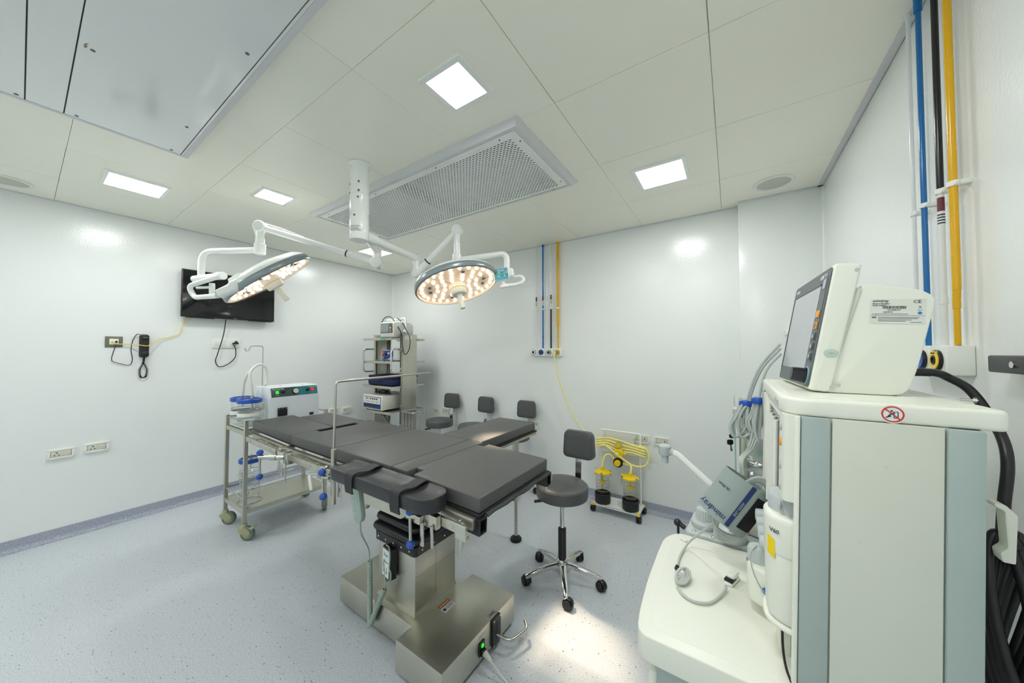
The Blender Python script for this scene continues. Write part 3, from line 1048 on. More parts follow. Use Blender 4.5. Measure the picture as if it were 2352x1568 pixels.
pad('joint_pad', [(2.9115, TY0), (3.016, TY0), (3.016, TY1 + .002), (2.9115, TY1)], B0, B1, .008)
# head section drops slightly towards its end
hm = Matrix.Translation((3.02, 0, TZ)) @ Matrix.Rotation(math.radians(2.2), 4, 'Y') @ Matrix.Translation((-3.02, 0, -TZ))
HX = 3.432
pad('head_pad', [(3.018, 1.008), (3.066, 1.008), (3.066, TY0 - .004), (HX, TY0 - .004), (HX, TY1 - .005), (3.06, TY1 - .005), (3.06, 1.437), (3.018, 1.437)], B0, B1, .008, hm)
obj('head_board', xf(join(box(3.03, HX + .004, TY0 - .004, TY1, .812, .826, .002)), hm), M_RUBBER, OT)
# loose vinyl flap along the end of the head section
fl = []
for i in range(13):
    y = TY0 + .03 + (TY1 - TY0 - .02) * i / 12
    fl.append((y, .006 * math.sin(i * 1.7) + .003 * math.sin(i * .8)))
bm = bmesh.new()
ra = [bm.verts.new((HX - .004, y, .824)) for y, w in fl]; rb = [bm.verts.new((HX + .017, y, .812 + w * .5)) for y, w in fl]
rc = [bm.verts.new((HX + .017, y, .808 + w * .5)) for y, w in fl]; rd = [bm.verts.new((HX - .004, y, .816)) for y, w in fl]
for p, q in ((ra, rb), (rb, rc), (rc, rd), (rd, ra)):
    for i in range(12):
        bm.faces.new((p[i], p[i + 1], q[i + 1], q[i]))
bmesh.ops.recalc_face_normals(bm, faces=bm.faces)
obj('pad_flap', xf(bm, hm), M_RUBBER, OT)
# leg sections, near one tilted up a touch
def leg_section(xa, y0, y1, up, name='leg_pad'):
    lm = Matrix.Translation((1.905, 0, B0)) @ Matrix.Rotation(math.radians(up), 4, 'Y') @ Matrix.Translation((-1.905, 0, -B0))
    obj(name, prism(rpoly([(xa, y0), (1.9055, y0), (1.9055, y1), (xa, y1)], .012, 3), B0, B1, .009, 3, m=lm), M_PAD, OT)
    obj('leg_board', xf(box(xa + .006, 1.9, y0 + .012, y1 - .012, .812, .826, .002), lm), M_RUBBER, OT)
    return lm
LM1 = leg_section(1.302, TY0, 1.223, 1.35)
LM2 = leg_section(1.385, 1.226, TY1 - .03, .6)
# side rails on stand-offs
def rail(xa, xb, ys, s, nsp, m=None, ch=True):
    parts = [box(xa, xb, ys - .006, ys + .006, .768, .802, .0015)]
    o = obj('side_rail', xf(join(*parts), m or Matrix()), M_STEEL, OT)
    if ch:
        yc = ys + s * .045
        c = join(box(xa, xb, yc - .012, yc + .012, .772, .812, .002))
        obj('frame_channel', xf(c, m or Matrix()), M_STEEL, OT)
    for i in range(nsp):
        x = xa + (xb - xa) * (i + .5) / nsp
        obj('rail_spacer', xf(cyl((x, ys, .787), (x, ys + s * .04, .79), .0065, n=12), m or Matrix()), M_SATIN, OT)
        obj('rail_screw', xf(cyl((x, ys - s * .0055, .785), (x, ys - s * .0075, .785), .0075, n=12), m or Matrix()), M_SATIN, OT)
    return o
for s, y in ((1, .894), (-1, 1.551)):
    rail(1.985, 2.50, y, s, 4)
    rail(2.50, 2.985, y, s, 3)
    rail(3.06, HX - .01, y, s, 3, hm)
rail(1.395, 1.87, .894, 1, 3, LM1)
rail(1.42, 1.87, 1.515, -1, 3, LM2)
obj('leg_hinge', join(cyl((1.89, .90, .80), (1.89, .985, .80), .016, n=20, b=.003), box(1.86, 1.98, .925, .945, .775, .812, .003)), M_STEEL, OT)
obj('leg_hinge', join(cyl((1.89, 1.46, .80), (1.89, 1.53, .80), .016, n=20, b=.003), box(1.86, 1.98, 1.49, 1.51, .775, .812, .003)), M_STEEL, OT)
# head-end sockets with thumb levers
for s, y in ((1, .955), (-1, 1.478)):
    obj('end_socket', xf(join(box(3.30, HX + .012, y - .012, y + .028, .752, .758, .001), box(3.30, HX + .012, y - .012, y + .028, .805, .811, .001), box(3.30, HX + .012, y - .014, y - .008, .752, .811, .001), box(3.30, HX + .012, y + .024, y + .030, .752, .811, .001)), hm), M_BLACK, OT)
    yk = y - .062 if s > 0 else y + .07
    lv = obj('thumb_lever', xf(join(cyl((HX - .025, yk, .752), (HX - .012, yk, .785), .005, n=12), xf(box(-.008, .008, -.003, .003, -.062, 0, .0025), Matrix.Translation((HX - .03, yk, .75)) @ Matrix.Rotation(.16, 4, 'Y'))), hm), M_SATIN, OT)
    obj('lever_lug', xf(box(HX - .06, HX - .006, yk - .006, yk + .014, .748, .772, .003), hm), M_STEEL, OT)
# base fittings
bp = obj('brake_plate', xf(prism(rrect(-.032, .032, -.066, .066, .012), 0, .012, .002), frame((3.2525, 1.288, .086), (0, 1, 0), (0, 0, 1))), M_BLACK, OT)
obj('brake_slot', xf(prism(rrect(-.006, .006, -.04, .04, .006), 0, .0005), frame((3.2646, 1.288, .09), (0, 1, 0), (0, 0, 1))), M_DARKHOLE, bp)
for y, z in ((1.264, .142), (1.312, .142), (1.312, .03), (1.264, .03)):
    obj('plate_screw', cyl((3.264, y, z), (3.2665, y, z), .0045, n=10), M_CHROME, bp)
obj('brake_lever', tube(fillet([(3.255, 1.288, .066), (3.335, 1.30, .062), (3.365, 1.40, .062), (3.335, 1.425, .075)], .025, 6), .0072, 14), M_SATIN, OT)
pi = obj('power_inlet', join(xf(box(-.02, .02, -.03, .03, 0, .006, .003), frame((3.2525, 1.185, .075), (0, 1, 0), (0, 0, 1))), xf(box(-.014, .014, -.026, -.002, .006, .02, .003), frame((3.2525, 1.185, .075), (0, 1, 0), (0, 0, 1)))), M_BLACK, OT)
obj('power_switch', box(3.258, 3.264, 1.178, 1.19, .083, .097, .001), M_GREENLED, pi)
obj('base_label', box(2.99, 3.047, 1.166, 1.238, .1512, .1518), M_LABEL, OT)
obj('label_band', box(2.99, 3.012, 1.166, 1.238, .1519, .1522), mat('label_orange', '#b5622a', .4), OT)
for q in (1.176, 1.228):
    obj('label_triangle', cyl((3.001, q, .1519), (3.001, q, .1524), .006, n=3), M_YELLOW, OT)
text('WARNING', .0095, M_PRINTW, OT, frame((3.001, 1.202, .1523), (0, 1, 0), (-1, 0, 0)))
for i, w in enumerate((.042, .046, .04)):
    obj('label_line', box(3.018 + .008 * i, 3.0205 + .008 * i, 1.19, 1.19 + w, .1519, .1522), M_PRINT, OT)
obj('label_pictogram', cyl((3.03, 1.178, .1518), (3.03, 1.178, .1522), .009, n=16), M_PRINT, OT)
obj('brake_tag', box(3.222, 3.246, 1.262, 1.312, .1512, .1518), M_SATIN, OT)
text('Brake', .012, M_PRINT, OT, frame((3.234, 1.287, .152), (0, 1, 0), (-1, 0, 0)))
obj('nameplate', box(3.2522, 3.2528, 1.165, 1.215, .118, .13), M_STEEL, OT)
obj('power_cord', join(cyl((3.272, 1.185, .062), (3.315, 1.178, .052), .014, .007, 16, .002), tube([(3.31, 1.178, .053), (3.36, 1.175, .03), (3.42, 1.168, .008), (3.5, 1.12, .006), (3.6, 1.0, .006), (3.72, .8, .006)], .0045, 10, 6)), mat('grey_cord', '#c9cdc0', .45), OT)

# ---- arm (hand) extension with its prop
t = thing('table_extension', 'black padded side extension of the operating table on a single steel prop', 'table extension', (2.84, 2.08, 0))
obj('pad', prism(rpoly([(2.676, TY1 + .006), (3.0, TY1 + .006), (3.0, 2.118), (2.676, 2.118)], .008, 3), B0, B1, .008, 3), M_PAD, t)
obj('board', box(2.672, 3.008, TY1 + .05, 2.128, .812, .826, .002), M_RUBBER, t)
obj('edge_rail', join(box(2.998, 3.006, TY1 + .07, 2.12, .796, .812, .001), box(2.674, 2.682, TY1 + .07, 2.12, .796, .812, .001)), M_STEEL, t)
LX, LY = 2.853, 2.085
obj('prop_sleeve', join(box(LX - .019, LX + .019, LY - .014, LY + .014, .47, .814, .003), box(LX - .05, LX + .05, LY - .03, LY + .03, .806, .813, .001)), M_STEELV, t)
obj('prop_tube', cyl((LX, LY, .02), (LX, LY, .5), .0125, n=20), M_SATIN, t)
obj('foot', lathe([(0, 0), (.04, 0), (.042, .004), (.042, .016), (.036, .024), (.02, .027), (.016, .036), (0, .036)], 28, Matrix.Translation((LX, LY, 0)), False), M_RUBBER, t)

# ---- padded arm board strapped beside the head section
t = thing('arm_board', 'narrow black arm board with two straps clamped beside the table', 'arm board', (2.98, .87, .8))
AX0, AX1, AYC, AH = 2.655, 3.312, .872, .070
st = []
for x in [AX0 + .006 * q for q in range(6)] + [AX0 + .036 + (AX1 - .07 - AX0 - .036) * q / 14 for q in range(15)] + [AX1 - .07 + .07 * math.sin(PI / 2 * q / 12) for q in range(1, 13)]:
    if x < AX0 + .03:
        u = (AX0 + .03 - x) / .03
        w = AH - .03 * (1 - math.sqrt(max(0, 1 - u * u)))
    elif x > AX1 - .07:
        u = (x - AX1 + .07) / .07
        w = max(.004, AH * math.sqrt(max(0, 1 - u * u)))
    else:
        w = AH
    st.append((x, w))
bm = bmesh.new()
rows = []
for x, w in st:
    row = []
    for k in range(11):
        v = -1 + 2 * k / 10
        e = .004 if abs(v) > .99 else 0
        row.append(bm.verts.new((x, AYC + w * v * .985 if e else AYC + w * v, .878 - .014 * (1 - v * v) * min(1, w / AH) - e)))
    row.append(bm.verts.new((x, AYC + w, .868)))
    row.append(bm.verts.new((x, AYC + w, .828)))
    row.append(bm.verts.new((x, AYC + w * .95, .822)))
    row.append(bm.verts.new((x, AYC - w * .95, .822)))
    row.append(bm.verts.new((x, AYC - w, .828)))
    row.append(bm.verts.new((x, AYC - w, .868)))
    rows.append(row)
n = len(rows[0])
for a, b in zip(rows, rows[1:]):
    for i in range(n):
        bm.faces.new((a[i], a[(i + 1) % n], b[(i + 1) % n], b[i]))
bm.faces.new(rows[0]); bm.faces.new(list(reversed(rows[-1])))
bmesh.ops.recalc_face_normals(bm, faces=bm.faces)
obj('pad', bm, mat('arm_board_foam', '#2b2c30', .38, vary=(6, .1)), t, sharp=50)
M_STRAP = mat('black_strap', '#26272b', .55, bump=(500, .2))
for sx, lay in ((2.835, .0), (3.145, .0)):
    w = .027
    path = [(AYC + .071, .823), (AYC + .0735, .85), (AYC + .072, .874), (AYC + .05, .8835), (AYC + .0, .8765), (AYC - .05, .884), (AYC - .0725, .8765), (AYC - .0755, .85), (AYC - .0745, .82), (AYC - .071, .80)]
    p = catmull([Vector((sx, a, b)) for a, b in path], 5)
    bm = bmesh.new()
    rr = []
    for i, q in enumerate(p):
        tg = (p[min(i + 1, len(p) - 1)] - p[max(i - 1, 0)]).normalized()
        nn = Vector((0, -tg.z, tg.y)) * .0025
        sk = (.0 if q.z > .87 else .006 * (q.y < AYC)) 
        rr.append([bm.verts.new(q + Vector((dx, 0, 0)) + nn * sgn) for dx, sgn in ((-w, -1), (w, -1), (w, 1), (-w, 1))])
    for a, b in zip(rr, rr[1:]):
        for i in range(4):
            bm.faces.new((a[i], a[(i + 1) % 4], b[(i + 1) % 4], b[i]))
    bm.faces.new(rr[0]); bm.faces.new(list(reversed(rr[-1])))
    bmesh.ops.recalc_face_normals(bm, faces=bm.faces)
    obj('strap', bm, M_STRAP, t)
obj('clamp', join(box(3.215, 3.30, .862, .886, .752, .80, .003), box(3.24, 3.262, .868, .90, .79, .824, .003), box(3.20, 3.235, .84, .862, .762, .792, .003), cyl((3.17, .835, .785), (3.21, .85, .785), .011, n=16, b=.002)), M_STEEL, t)
tb = obj('tommy_bar', cyl((3.187, .835, .797), (3.192, .835, .687), .0055, n=12), M_SATIN, t)
obj('ball_knob', sphere((3.187, .835, .803), .0155, 18), M_BLUE, tb)
obj('ball_knob', sphere((3.192, .835, .682), .0165, 18), M_BLUE, tb)
obj('clamp_lever', join(box(3.228, 3.246, .848, .854, .682, .77, .002), xf(box(-.007, .007, -.003, .003, -.08, 0, .003), Matrix.Translation((3.283, .855, .768)) @ Matrix.Rotation(-.06, 4, 'Y'))), M_SATIN, t)

# ---- accessories hung on the near side rail
def rail_clamp(label, x, y0, bar=None, lever=None, group=None, nm='rail_clamp'):
    t = thing(nm, label, 'rail clamp', (x, .88, .75))
    obj('body', join(box(x - .026, x + .026, .868, .908, .752, .815, .004), box(x - .02, x + .05, .872, .886, .808, .818, .002)), M_SATIN, t)
    return t
t = rail_clamp('rail clamp with two blue ball knobs at the leg-section hinge', 2.05, .88)
obj('clamp_screw', join(cyl((2.03, .875, .787), (1.905, .80, .787), .013, n=18, b=.002), cyl((1.99, .851, .787), (1.955, .83, .787), .017, n=18, b=.002), cyl((1.915, .806, .787), (1.895, .794, .787), .011, n=16)), M_SATIN, t)
tb = obj('tommy_bar', cyl((1.9, .798, .80), (1.9, .798, .68), .006, n=12), M_SATIN, t)
obj('ball_knob', sphere((1.9, .798, .812), .018, 18), M_BLUE, tb)
obj('ball_knob', sphere((1.9, .798, .672), .018, 18), M_BLUE, tb)
for dx, dz in ((-.03, 0), (.004, -.012)):
    obj('clamp_lever', xf(box(-.011, .011, -.003, .003, -.075, 0, .003), Matrix.Translation((2.05 + dx, .85, .775 + dz)) @ Matrix.Rotation(.05, 4, 'Y')), M_SATIN, t)
obj('hanging_pin', cyl((2.08, .86, .76), (2.08, .86, .66), .004, n=10), M_SATIN, t)

t = rail_clamp('rail clamp with a cream paddle lever between the blue-knobbed clamps', 2.44, .88)
obj('spindle', cyl((2.44, .868, .78), (2.395, .835, .78), .009, n=14, b=.002), M_CHROME, t)
obj('clamp_lever', xf(box(-.013, .013, -.004, .004, -.075, 0, .0035), Matrix.Translation((2.402, .838, .775)) @ Matrix.Rotation(-.35, 4, 'Y')), M_IVORY, t)

t = thing('screen_rod', 'thin bent steel screen rod rising from the rail with a blue-knobbed clamp', 'screen rod', (2.565, .875, .62))
obj('socket_tube', cyl((2.568, .875, .655), (2.566, .875, .925), .0125, n=18, b=.002), M_STEELV, t)
obj('rod', tube(fillet([(2.566, .875, .90), (2.562, .882, 1.2555), (2.455, 1.598, 1.2555)], .02, 8), .0065, 14), M_SATIN, t)
obj('clamp', join(box(2.548, 2.592, .858, .905, .766, .808, .004), cyl((2.555, .862, .787), (2.52, .842, .787), .011, n=16, b=.002)), M_SATIN, t)
tb = obj('tommy_bar', cyl((2.525, .842, .80), (2.55, .835, .715), .005, n=12), M_SATIN, t)
obj('ball_knob', sphere((2.523, .842, .812), .0175, 18), M_BLUE, tb)
obj('ball_knob', sphere((2.553, .834, .704), .0175, 18), M_BLUE, tb)
obj('paddle', xf(box(-.013, .013, -.003, .003, -.075, 0, .003), Matrix.Translation((2.605, .885, .77)) @ Matrix.Rotation(-.03, 4, 'Y')), M_SATIN, t)

# ---- hand control hung on the rail, coiled lead
t = thing('hand_control', 'grey-green table hand control hanging from the rail with coiled lead', 'hand control', (2.81, .87, .64))
M_HC = mat('grey_green_plastic', '#9fb0a6', .42)
hc = frame((2.80, .862, .735), (.97, .06, .22), (-.22, 0, .975))
hb = obj('housing', xf(prism(rpoly([(-.030, .085), (.030, .085), (.030, -.065), (.016, -.09), (-.016, -.09), (-.030, -.065)], .01, 4), -.012, .012, .004), hc @ Matrix.Rotation(PI, 4, 'Y')), M_HC, t)
for i in range(5):
    for j in range(2):
        obj('key', xf(lathe([(.0055, 0), (.005, .0018), (0, .002)], 12, None, False), hc @ Matrix.Translation((-.012 + .024 * j, .055 - .026 * i, 0)) @ Matrix.Rotation(PI, 4, 'Y') @ Matrix.Translation((0, 0, .0115)) if False else frame(hc @ Vector((-.012 + .024 * j, .055 - .026 * i, .0118)), hc.to_3x3().col[0], hc.to_3x3().col[1])), M_GREY, hb)
lead = [hc @ Vector((0, -.09, 0)), Vector((2.80, .88, .58)), Vector((2.725, .965, .45)), Vector((2.705, .985, .372))]
obj('lead', tube(lead, .0035, 8, 6), M_HC, t)
pts = []
A_, B_ = Vector((2.70, .99, .37)), Vector((2.685, 1.005, .035))
for i in range(46 * 8):
    u = i / (46 * 8)
    c = A_.lerp(B_, u)
    a = i / 8 * 2 * PI
    pts.append(c + Vector((math.cos(a), math.sin(a), 0)) * .0095)
obj('coiled_lead', tube(pts, .0036, 6), M_HC, t)
pts = []
A_, B_ = Vector((2.69, 1.003, .045)), Vector((2.79, 1.012, .255))
dd = (B_ - A_).normalized()
u1 = dd.orthogonal().normalized(); u2 = dd.cross(u1)
for i in range(30 * 8):
    u = i / (30 * 8)
    a = i / 8 * 2 * PI
    pts.append(A_.lerp(B_, u) + (u1 * math.cos(a) + u2 * math.sin(a)) * .0095)
obj('coiled_lead', tube(pts, .0036, 6), M_HC, t)
obj('lead', tube([(2.79, 1.012, .255), (2.775, 1.025, .30), (2.755, 1.03, .36), (2.77, 1.04, .385)], .0035, 8, 6), M_HC, t)

t = thing('column_control', 'small black control box with white label fixed on the table column', 'control box', (2.77, 1.045, .3))
cf = frame((2.772, 1.03, .362), (.95, -.18, .05), (.30, .0, .95))
cb = obj('housing', xf(box(-.042, .042, -.072, .072, -.04, 0, .006), cf), M_BLACK, t)
obj('face_label', xf(box(-.035, .035, -.062, .062, 0, .001), cf), M_LABEL, cb)
text('Staan', .022, M_PRINTB, cb, cf @ Matrix.Translation((0, .038, .0012)))
text('WIRED REMOTE', .0075, M_PRINT, cb, cf @ Matrix.Translation((0, .006, .0012)))
for x in (-.016, .014):
    obj('pictogram', xf(prism([(-.007, -.012), (.007, -.012), (.006, -.004), (0, -.002), (-.001, .015), (-.004, .015)], 0, .0006), cf @ Matrix.Translation((x, -.032, .001))), mat('gold_print', '#7f7a55', .5) if x < 0 else MATS['gold_print'], cb)
obj('lead', tube([cf @ Vector(p) for p in ((-.02, .074, -.01), (.03, .08, .0), (.048, .04, .004), (.046, -.005, .004), (.062, -.02, .004), (.062, -.055, .004), (.03, -.08, 0), (-.02, -.078, -.01))], .0038, 8, 6), M_HC, t)
# ================================================================== INSTRUMENT TROLLEY (left)
QX0, QX1, QY0, QY1 = .762, 1.163, .962, 1.548
t = thing('instrument_trolley', 'two-shelf stainless steel trolley on khaki casters behind the table end', 'trolley', ((QX0 + QX1) / 2, (QY0 + QY1) / 2, 0))
TL = Vector(t.location)
po = obj('post', box(-.0125, .0125, -.0125, .0125, .112, .885, .0015, 1), M_STEELV, t, world=False)
corners = [(QX1, QY0), (QX0, QY0), (QX1, QY1), (QX0, QY1)]
for i, (x, y) in enumerate(corners):
    o = po if i == 0 else inst(po)
    o.location = (x - TL.x, y - TL.y, 0)
def tray(z):
    return join(box(QX0, QX1, QY0, QY1, z - .002, z), box(QX0 + .01, QX1 - .01, QY0 - .009, QY0 - .006, z - .03, z + .002), box(QX0 + .01, QX1 - .01, QY1 + .006, QY1 + .009, z - .03, z + .002),
                box(QX0 - .009, QX0 - .006, QY0 + .01, QY1 - .01, z - .03, z + .002), box(QX1 + .006, QX1 + .009, QY0 + .01, QY1 - .01, z - .03, z + .002))
obj('shelf', tray(.80), M_STEEL, t)
obj('shelf', tray(.215), M_STEEL, t)
for z in (.868, .295):
    obj('guard_rail', join(cyl((QX0, QY0, z), (QX1, QY0, z), .006, n=12), cyl((QX0, QY1, z), (QX1, QY1, z), .006, n=12), cyl((QX0, QY0, z), (QX0, QY1, z), .006, n=12)), M_SATIN, t)
def caster_bms(ang, brake=False):
    M = Matrix.Rotation(ang, 4, 'Z')
    ax = M @ Vector((0, 1, 0)); tr = M @ Vector((1, 0, 0))
    w0 = tr * .03
    hous = [cyl((0, 0, .088), (0, 0, .118), .024, .02, 20, .003), cyl((0, 0, .075), (0, 0, .09), .027, .027, 20, .003)]
    poly = [(-.028, .09), (.03, .095), (.062, .07), (.066, .05), (.035, .03), (.01, .045), (-.02, .055), (-.03, .07)]
    fr = Matrix((( tr.x, 0, ax.x, 0), (tr.y, 0, ax.y, 0), (0, 1, 0, 0), (0, 0, 0, 1)))
    for s in (-.024, .019):
        hous.append(prism(rpoly(poly, .012, 3), s, s + .005, .0015, 1, m=fr))
    hous.append(prism(rpoly([(-.028, .09), (.03, .095), (.062, .07), (.05, .062), (.02, .078), (-.026, .072)], .006, 3), -.02, .02, m=fr))
    if brake:
        hous.append(prism(rpoly([(.03, .088), (.085, .108), (.094, .104), (.06, .072), (.04, .075)], .004, 3), -.016, .016, m=fr))
    c = w0 + Vector((0, 0, .05))
    wheel = lathe([(.046, -.016), (.05, -.011), (.05, .011), (.046, .016), (.036, .0165), (.036, -.0165), (.046, -.016)], 32, zframe(c, ax), False)
    disc = lathe([(0, -.013), (.03, -.015), (.037, -.013), (.037, .013), (.03, .015), (0, .013)], 28, zframe(c, ax), False)
    return join(*hous), wheel, disc
for i, ((x, y), (ang, br)) in enumerate(zip(corners, [(.55, True), (.7, False), (-.5, False), (1.9, True)])):
    h, w, dsc = caster_bms(ang, br)
    T_ = Matrix.Translation((x, y, 0))
    cs = obj('caster', xf(h, T_), M_KHAKI, t)
    obj('tyre', xf(w, T_), M_WHEEL, cs)
    obj('wheel_disc', xf(dsc, T_), M_KHAKI, cs)

# ---- suction pump standing on the trolley
UY0, UY1, UZ0, UZ1 = 1.125, 1.508, .806, 1.106
t = thing('suction_pump', 'white suction pump with teal control strip on top of the trolley', 'suction pump', (.98, 1.31, .8))
poly = [(.845, .81), (1.118, .81), (1.118, 1.022), (1.092, 1.106), (.845, 1.106)]
m = Matrix(((1, 0, 0, 0), (0, 0, 1, UY0), (0, 1, 0, 0), (0, 0, 0, 1)))
bd = obj('housing', prism(rpoly(poly, .008, 4), 0, UY1 - UY0, .004, 2, m=m), mat('pump_white', '#e6edf2', .35), t)
obj('rubber_feet', join(*[cyl((x, y, .8), (x, y, .811), .012, n=14) for x in (.87, 1.09) for y in (1.15, 1.48)]), M_RUBBER, t)
sd_ = Vector((1.092 - 1.118, 0, 1.106 - 1.022)).normalized()
PF = frame((1.105, (UY0 + UY1) / 2, 1.064), (0, 1, 0), sd_)
cp = obj('control_strip', xf(box(-.176, .18, -.038, .037, .0005, .003, .001), PF), M_TEALDK, t)
obj('strip_accent', xf(box(.01, .178, -.037, .036, .0028, .0032), PF), M_TEAL, cp)
text('Aspirator Plus', .0155, M_PRINTW, cp, PF @ Matrix.Translation((-.168, .026, .0034)), align='LEFT')
text('Aquamedic', .0135, M_PRINTW, cp, PF @ Matrix.Translation((.145, .026, .0034)))
obj('power_switch', xf(box(-.145, -.123, -.012, .012, .003, .009, .002), PF), M_GREENLED, cp)
obj('stop_switch', xf(box(.125, .147, -.01, .014, .003, .009, .002), PF), M_REDLED, cp)
for x in (-.092, .096):
    obj('knob', xf(lathe([(.013, 0), (.0125, .016), (.01, .018), (0, .018)], 20, None, False), PF @ Matrix.Translation((x, .002, .003))), M_BLACK, cp)
g = obj('gauge', xf(lathe([(.024, 0), (.024, .012), (.021, .013), (.021, .011)], 28, None, False), PF @ Matrix.Translation((.002, 0, .003))), M_BLACK, cp)
obj('gauge_face', xf(lathe([(0, .0115), (.0212, .0115)], 28, None, False), PF @ Matrix.Translation((.002, 0, .003))), M_LABEL, cp)
obj('gauge_needle', xf(box(-.0008, .0008, -.012, .008, .0146, .0152), PF @ Matrix.Translation((.002, 0, 0)) @ Matrix.Rotation(1.1, 4, 'Z')), M_BLACK, cp)
for k, x in enumerate((-.134, .136)):
    text(('ON/OFF', 'STOP')[k], .006, M_PRINTW, cp, PF @ Matrix.Translation((x, -.025, .0034)))
FF = frame((1.1185, 1.217, .905), (0, 1, 0), (0, 0, 1))
sv = obj('pedal_socket', xf(box(-.034, .034, -.034, .034, 0, .014, .002), FF), M_BLACK, t)
obj('socket_disc', xf(lathe([(.025, 0), (.025, .003), (.006, .003), (.006, .006), (0, .006)], 28, None, False), FF @ Matrix.Translation((0, 0, .014))), M_RUBBER, sv)
for x, y in ((-.026, .026), (.026, .026), (0, .028)):
    obj('socket_screw', xf(lathe([(.0035, 0), (.0035, .002), (0, .002)], 10, None, False), FF @ Matrix.Translation((x, y, .014))), M_CHROME, sv)
obj('mains_inlet', box(1.1175, 1.1195, 1.428, 1.462, .845, .868, .001), M_BLACK, t)
for x, y in ((.99, 1.25), (1.0, 1.42)):
    obj('lid_screw', cyl((x, y, 1.1055), (x, y, 1.108), .006, n=12), M_DGREY, t)
obj('outlet_nipple', cyl((.93, 1.165, 1.105), (.93, 1.165, 1.14), .007, n=14, b=.001), M_CHROME, t)

def jar(label, x, y, z, h=.2, r=.073, group='clear suction jars with blue lids', stems=((.02, 0),)):
    t = thing('suction_jar', label, 'jar', (x, y, z), 0, group)
    T_ = Matrix.Translation((x, y, z))
    obj('glass', lathe([(0, .003), (r * .96, .003), (r, .012), (r, h), (r - .004, h), (r - .004, .012), (0, .008)], 36, T_, False), M_GLASS, t)
    obj('lid', lathe([(r + .004, h - .012), (r + .008, h - .008), (r + .008, h + .016), (r + .003, h + .02), (r - .008, h + .018), (r - .008, h + .012)], 40, T_, False), M_LIDBLUE, t)
    obj('lid_plate', lathe([(0, h + .012), (r - .006, h + .012), (r - .006, h - .004), (0, h - .004)], 36, T_, False), mat('clear_lid', '#dfe7ea', .1, trans=.6) if 'clear_lid' not in MATS else MATS['clear_lid'], t)
    for dx, dy in stems:
        obj('nipple', join(xf(cyl((dx, dy, h - .06), (dx, dy, h + .05), .006, n=12), T_), xf(cyl((dx, dy, h + .012), (dx, dy, h + .022), .011, n=12), T_)), M_CHROME, t)
    for k in range(3):
        obj('volume_mark', xf(lathe([(r + .0004, h * (.25 + .2 * k)), (r + .0008, h * (.25 + .2 * k) + .0015), (r + .0004, h * (.25 + .2 * k) + .003)], 36, None, False), T_), M_DGREY, t)
    return t
jar('clear blue-lidded suction jar on the trolley top, nearer the camera', 1.035, 1.022, .815, .195, .073, stems=((-.03, .03), (.035, .0)))
jar('clear blue-lidded suction jar on the trolley top, farther back by the wall', .868, 1.028, .815, .195, .073, stems=((0, 0),))
bt = obj('jar_bracket', join(*[xf(lathe([(.0745, .9), (.077, .9), (.077, .925), (.0745, .925)], 36, None, False), Matrix.Translation((x, y, 0))) for x, y in ((1.035, 1.022), (.868, 1.028))],
        box(.86, 1.05, 1.094, 1.13, .895, .93, .002), box(.84, 1.06, 1.117, 1.124, .815, .98, .003), box(.79, 1.115, .968, 1.12, .802, .814, .004)), M_WPLAST)
tag(bt, 'white double ring bracket that holds two suction jars beside the pump', 'jar bracket')
ho = thing('suction_hose', 'milky hose joining the pump outlet to both jars on the trolley top', 'hose', (.9, 1.06, 1.05))
TPc = Vector((.985, 1.03, 1.235))
obj('hose_run', tube([(.93, 1.165, 1.125), (.93, 1.172, 1.19), (.935, 1.16, 1.265), (.945, 1.115, 1.295), (.965, 1.06, 1.262), (.985, 1.035, 1.215), (1.0, 1.04, 1.14), (1.005, 1.052, 1.05)], .0105, 14, 6), M_CLEARHOSE, ho)
obj('hose_branch', tube([(.972, 1.045, 1.245), (.94, 1.03, 1.21), (.9, 1.025, 1.14), (.872, 1.028, 1.05)], .0095, 14, 6), M_CLEARHOSE, ho)

# spare jar in a wire cradle on the lower shelf
t = jar('clear blue-lidded jar in a wire cradle on the lower trolley shelf', 1.0, 1.045, .30, .235, .066, stems=((0.01, .0),))
c = Vector((1.0, 1.045, 0))
wires = [tube([c + Vector((.078 * math.cos(a), .078 * math.sin(a), z)) for a in [2 * PI * i / 28 for i in range(28)]], .0022, 8, closed=True) for z in (.218, .33, .43)]
for k in range(4):
    a = 2 * PI * k / 4 + .4
    wires.append(cyl(c + Vector((.078 * math.cos(a), .078 * math.sin(a), .216)), c + Vector((.078 * math.cos(a), .078 * math.sin(a), .43)), .0022, n=8))
for k in range(2):
    a = PI * k / 2 + .4
    wires.append(tube([c + Vector((.078 * math.cos(a), .078 * math.sin(a), .33)), c + Vector((0, 0, .298)), c - Vector((.078 * math.cos(a), .078 * math.sin(a), -.33))], .0022, 8))
obj('wire_cradle', join(*wires), M_CHROME, t)
obj('outlet_hose', tube([(1.01, 1.04, .30), (1.02, 1.01, .25), (1.06, .99, .224), (1.13, .995, .223)], .006, 10, 6), M_CLEARHOSE, t)

# infusion hook behind the pump
o = obj('infusion_hook', tube(fillet([(.80, 1.185, .80), (.80, 1.185, 1.448), (.80, 1.095, 1.448), (.80, 1.082, 1.405), (.80, 1.062, 1.405), (.80, 1.056, 1.43)], .018, 6), .0035, 10), M_SATIN)
tag(o, 'thin bent steel infusion hook rising behind the white suction pump', 'infusion hook')

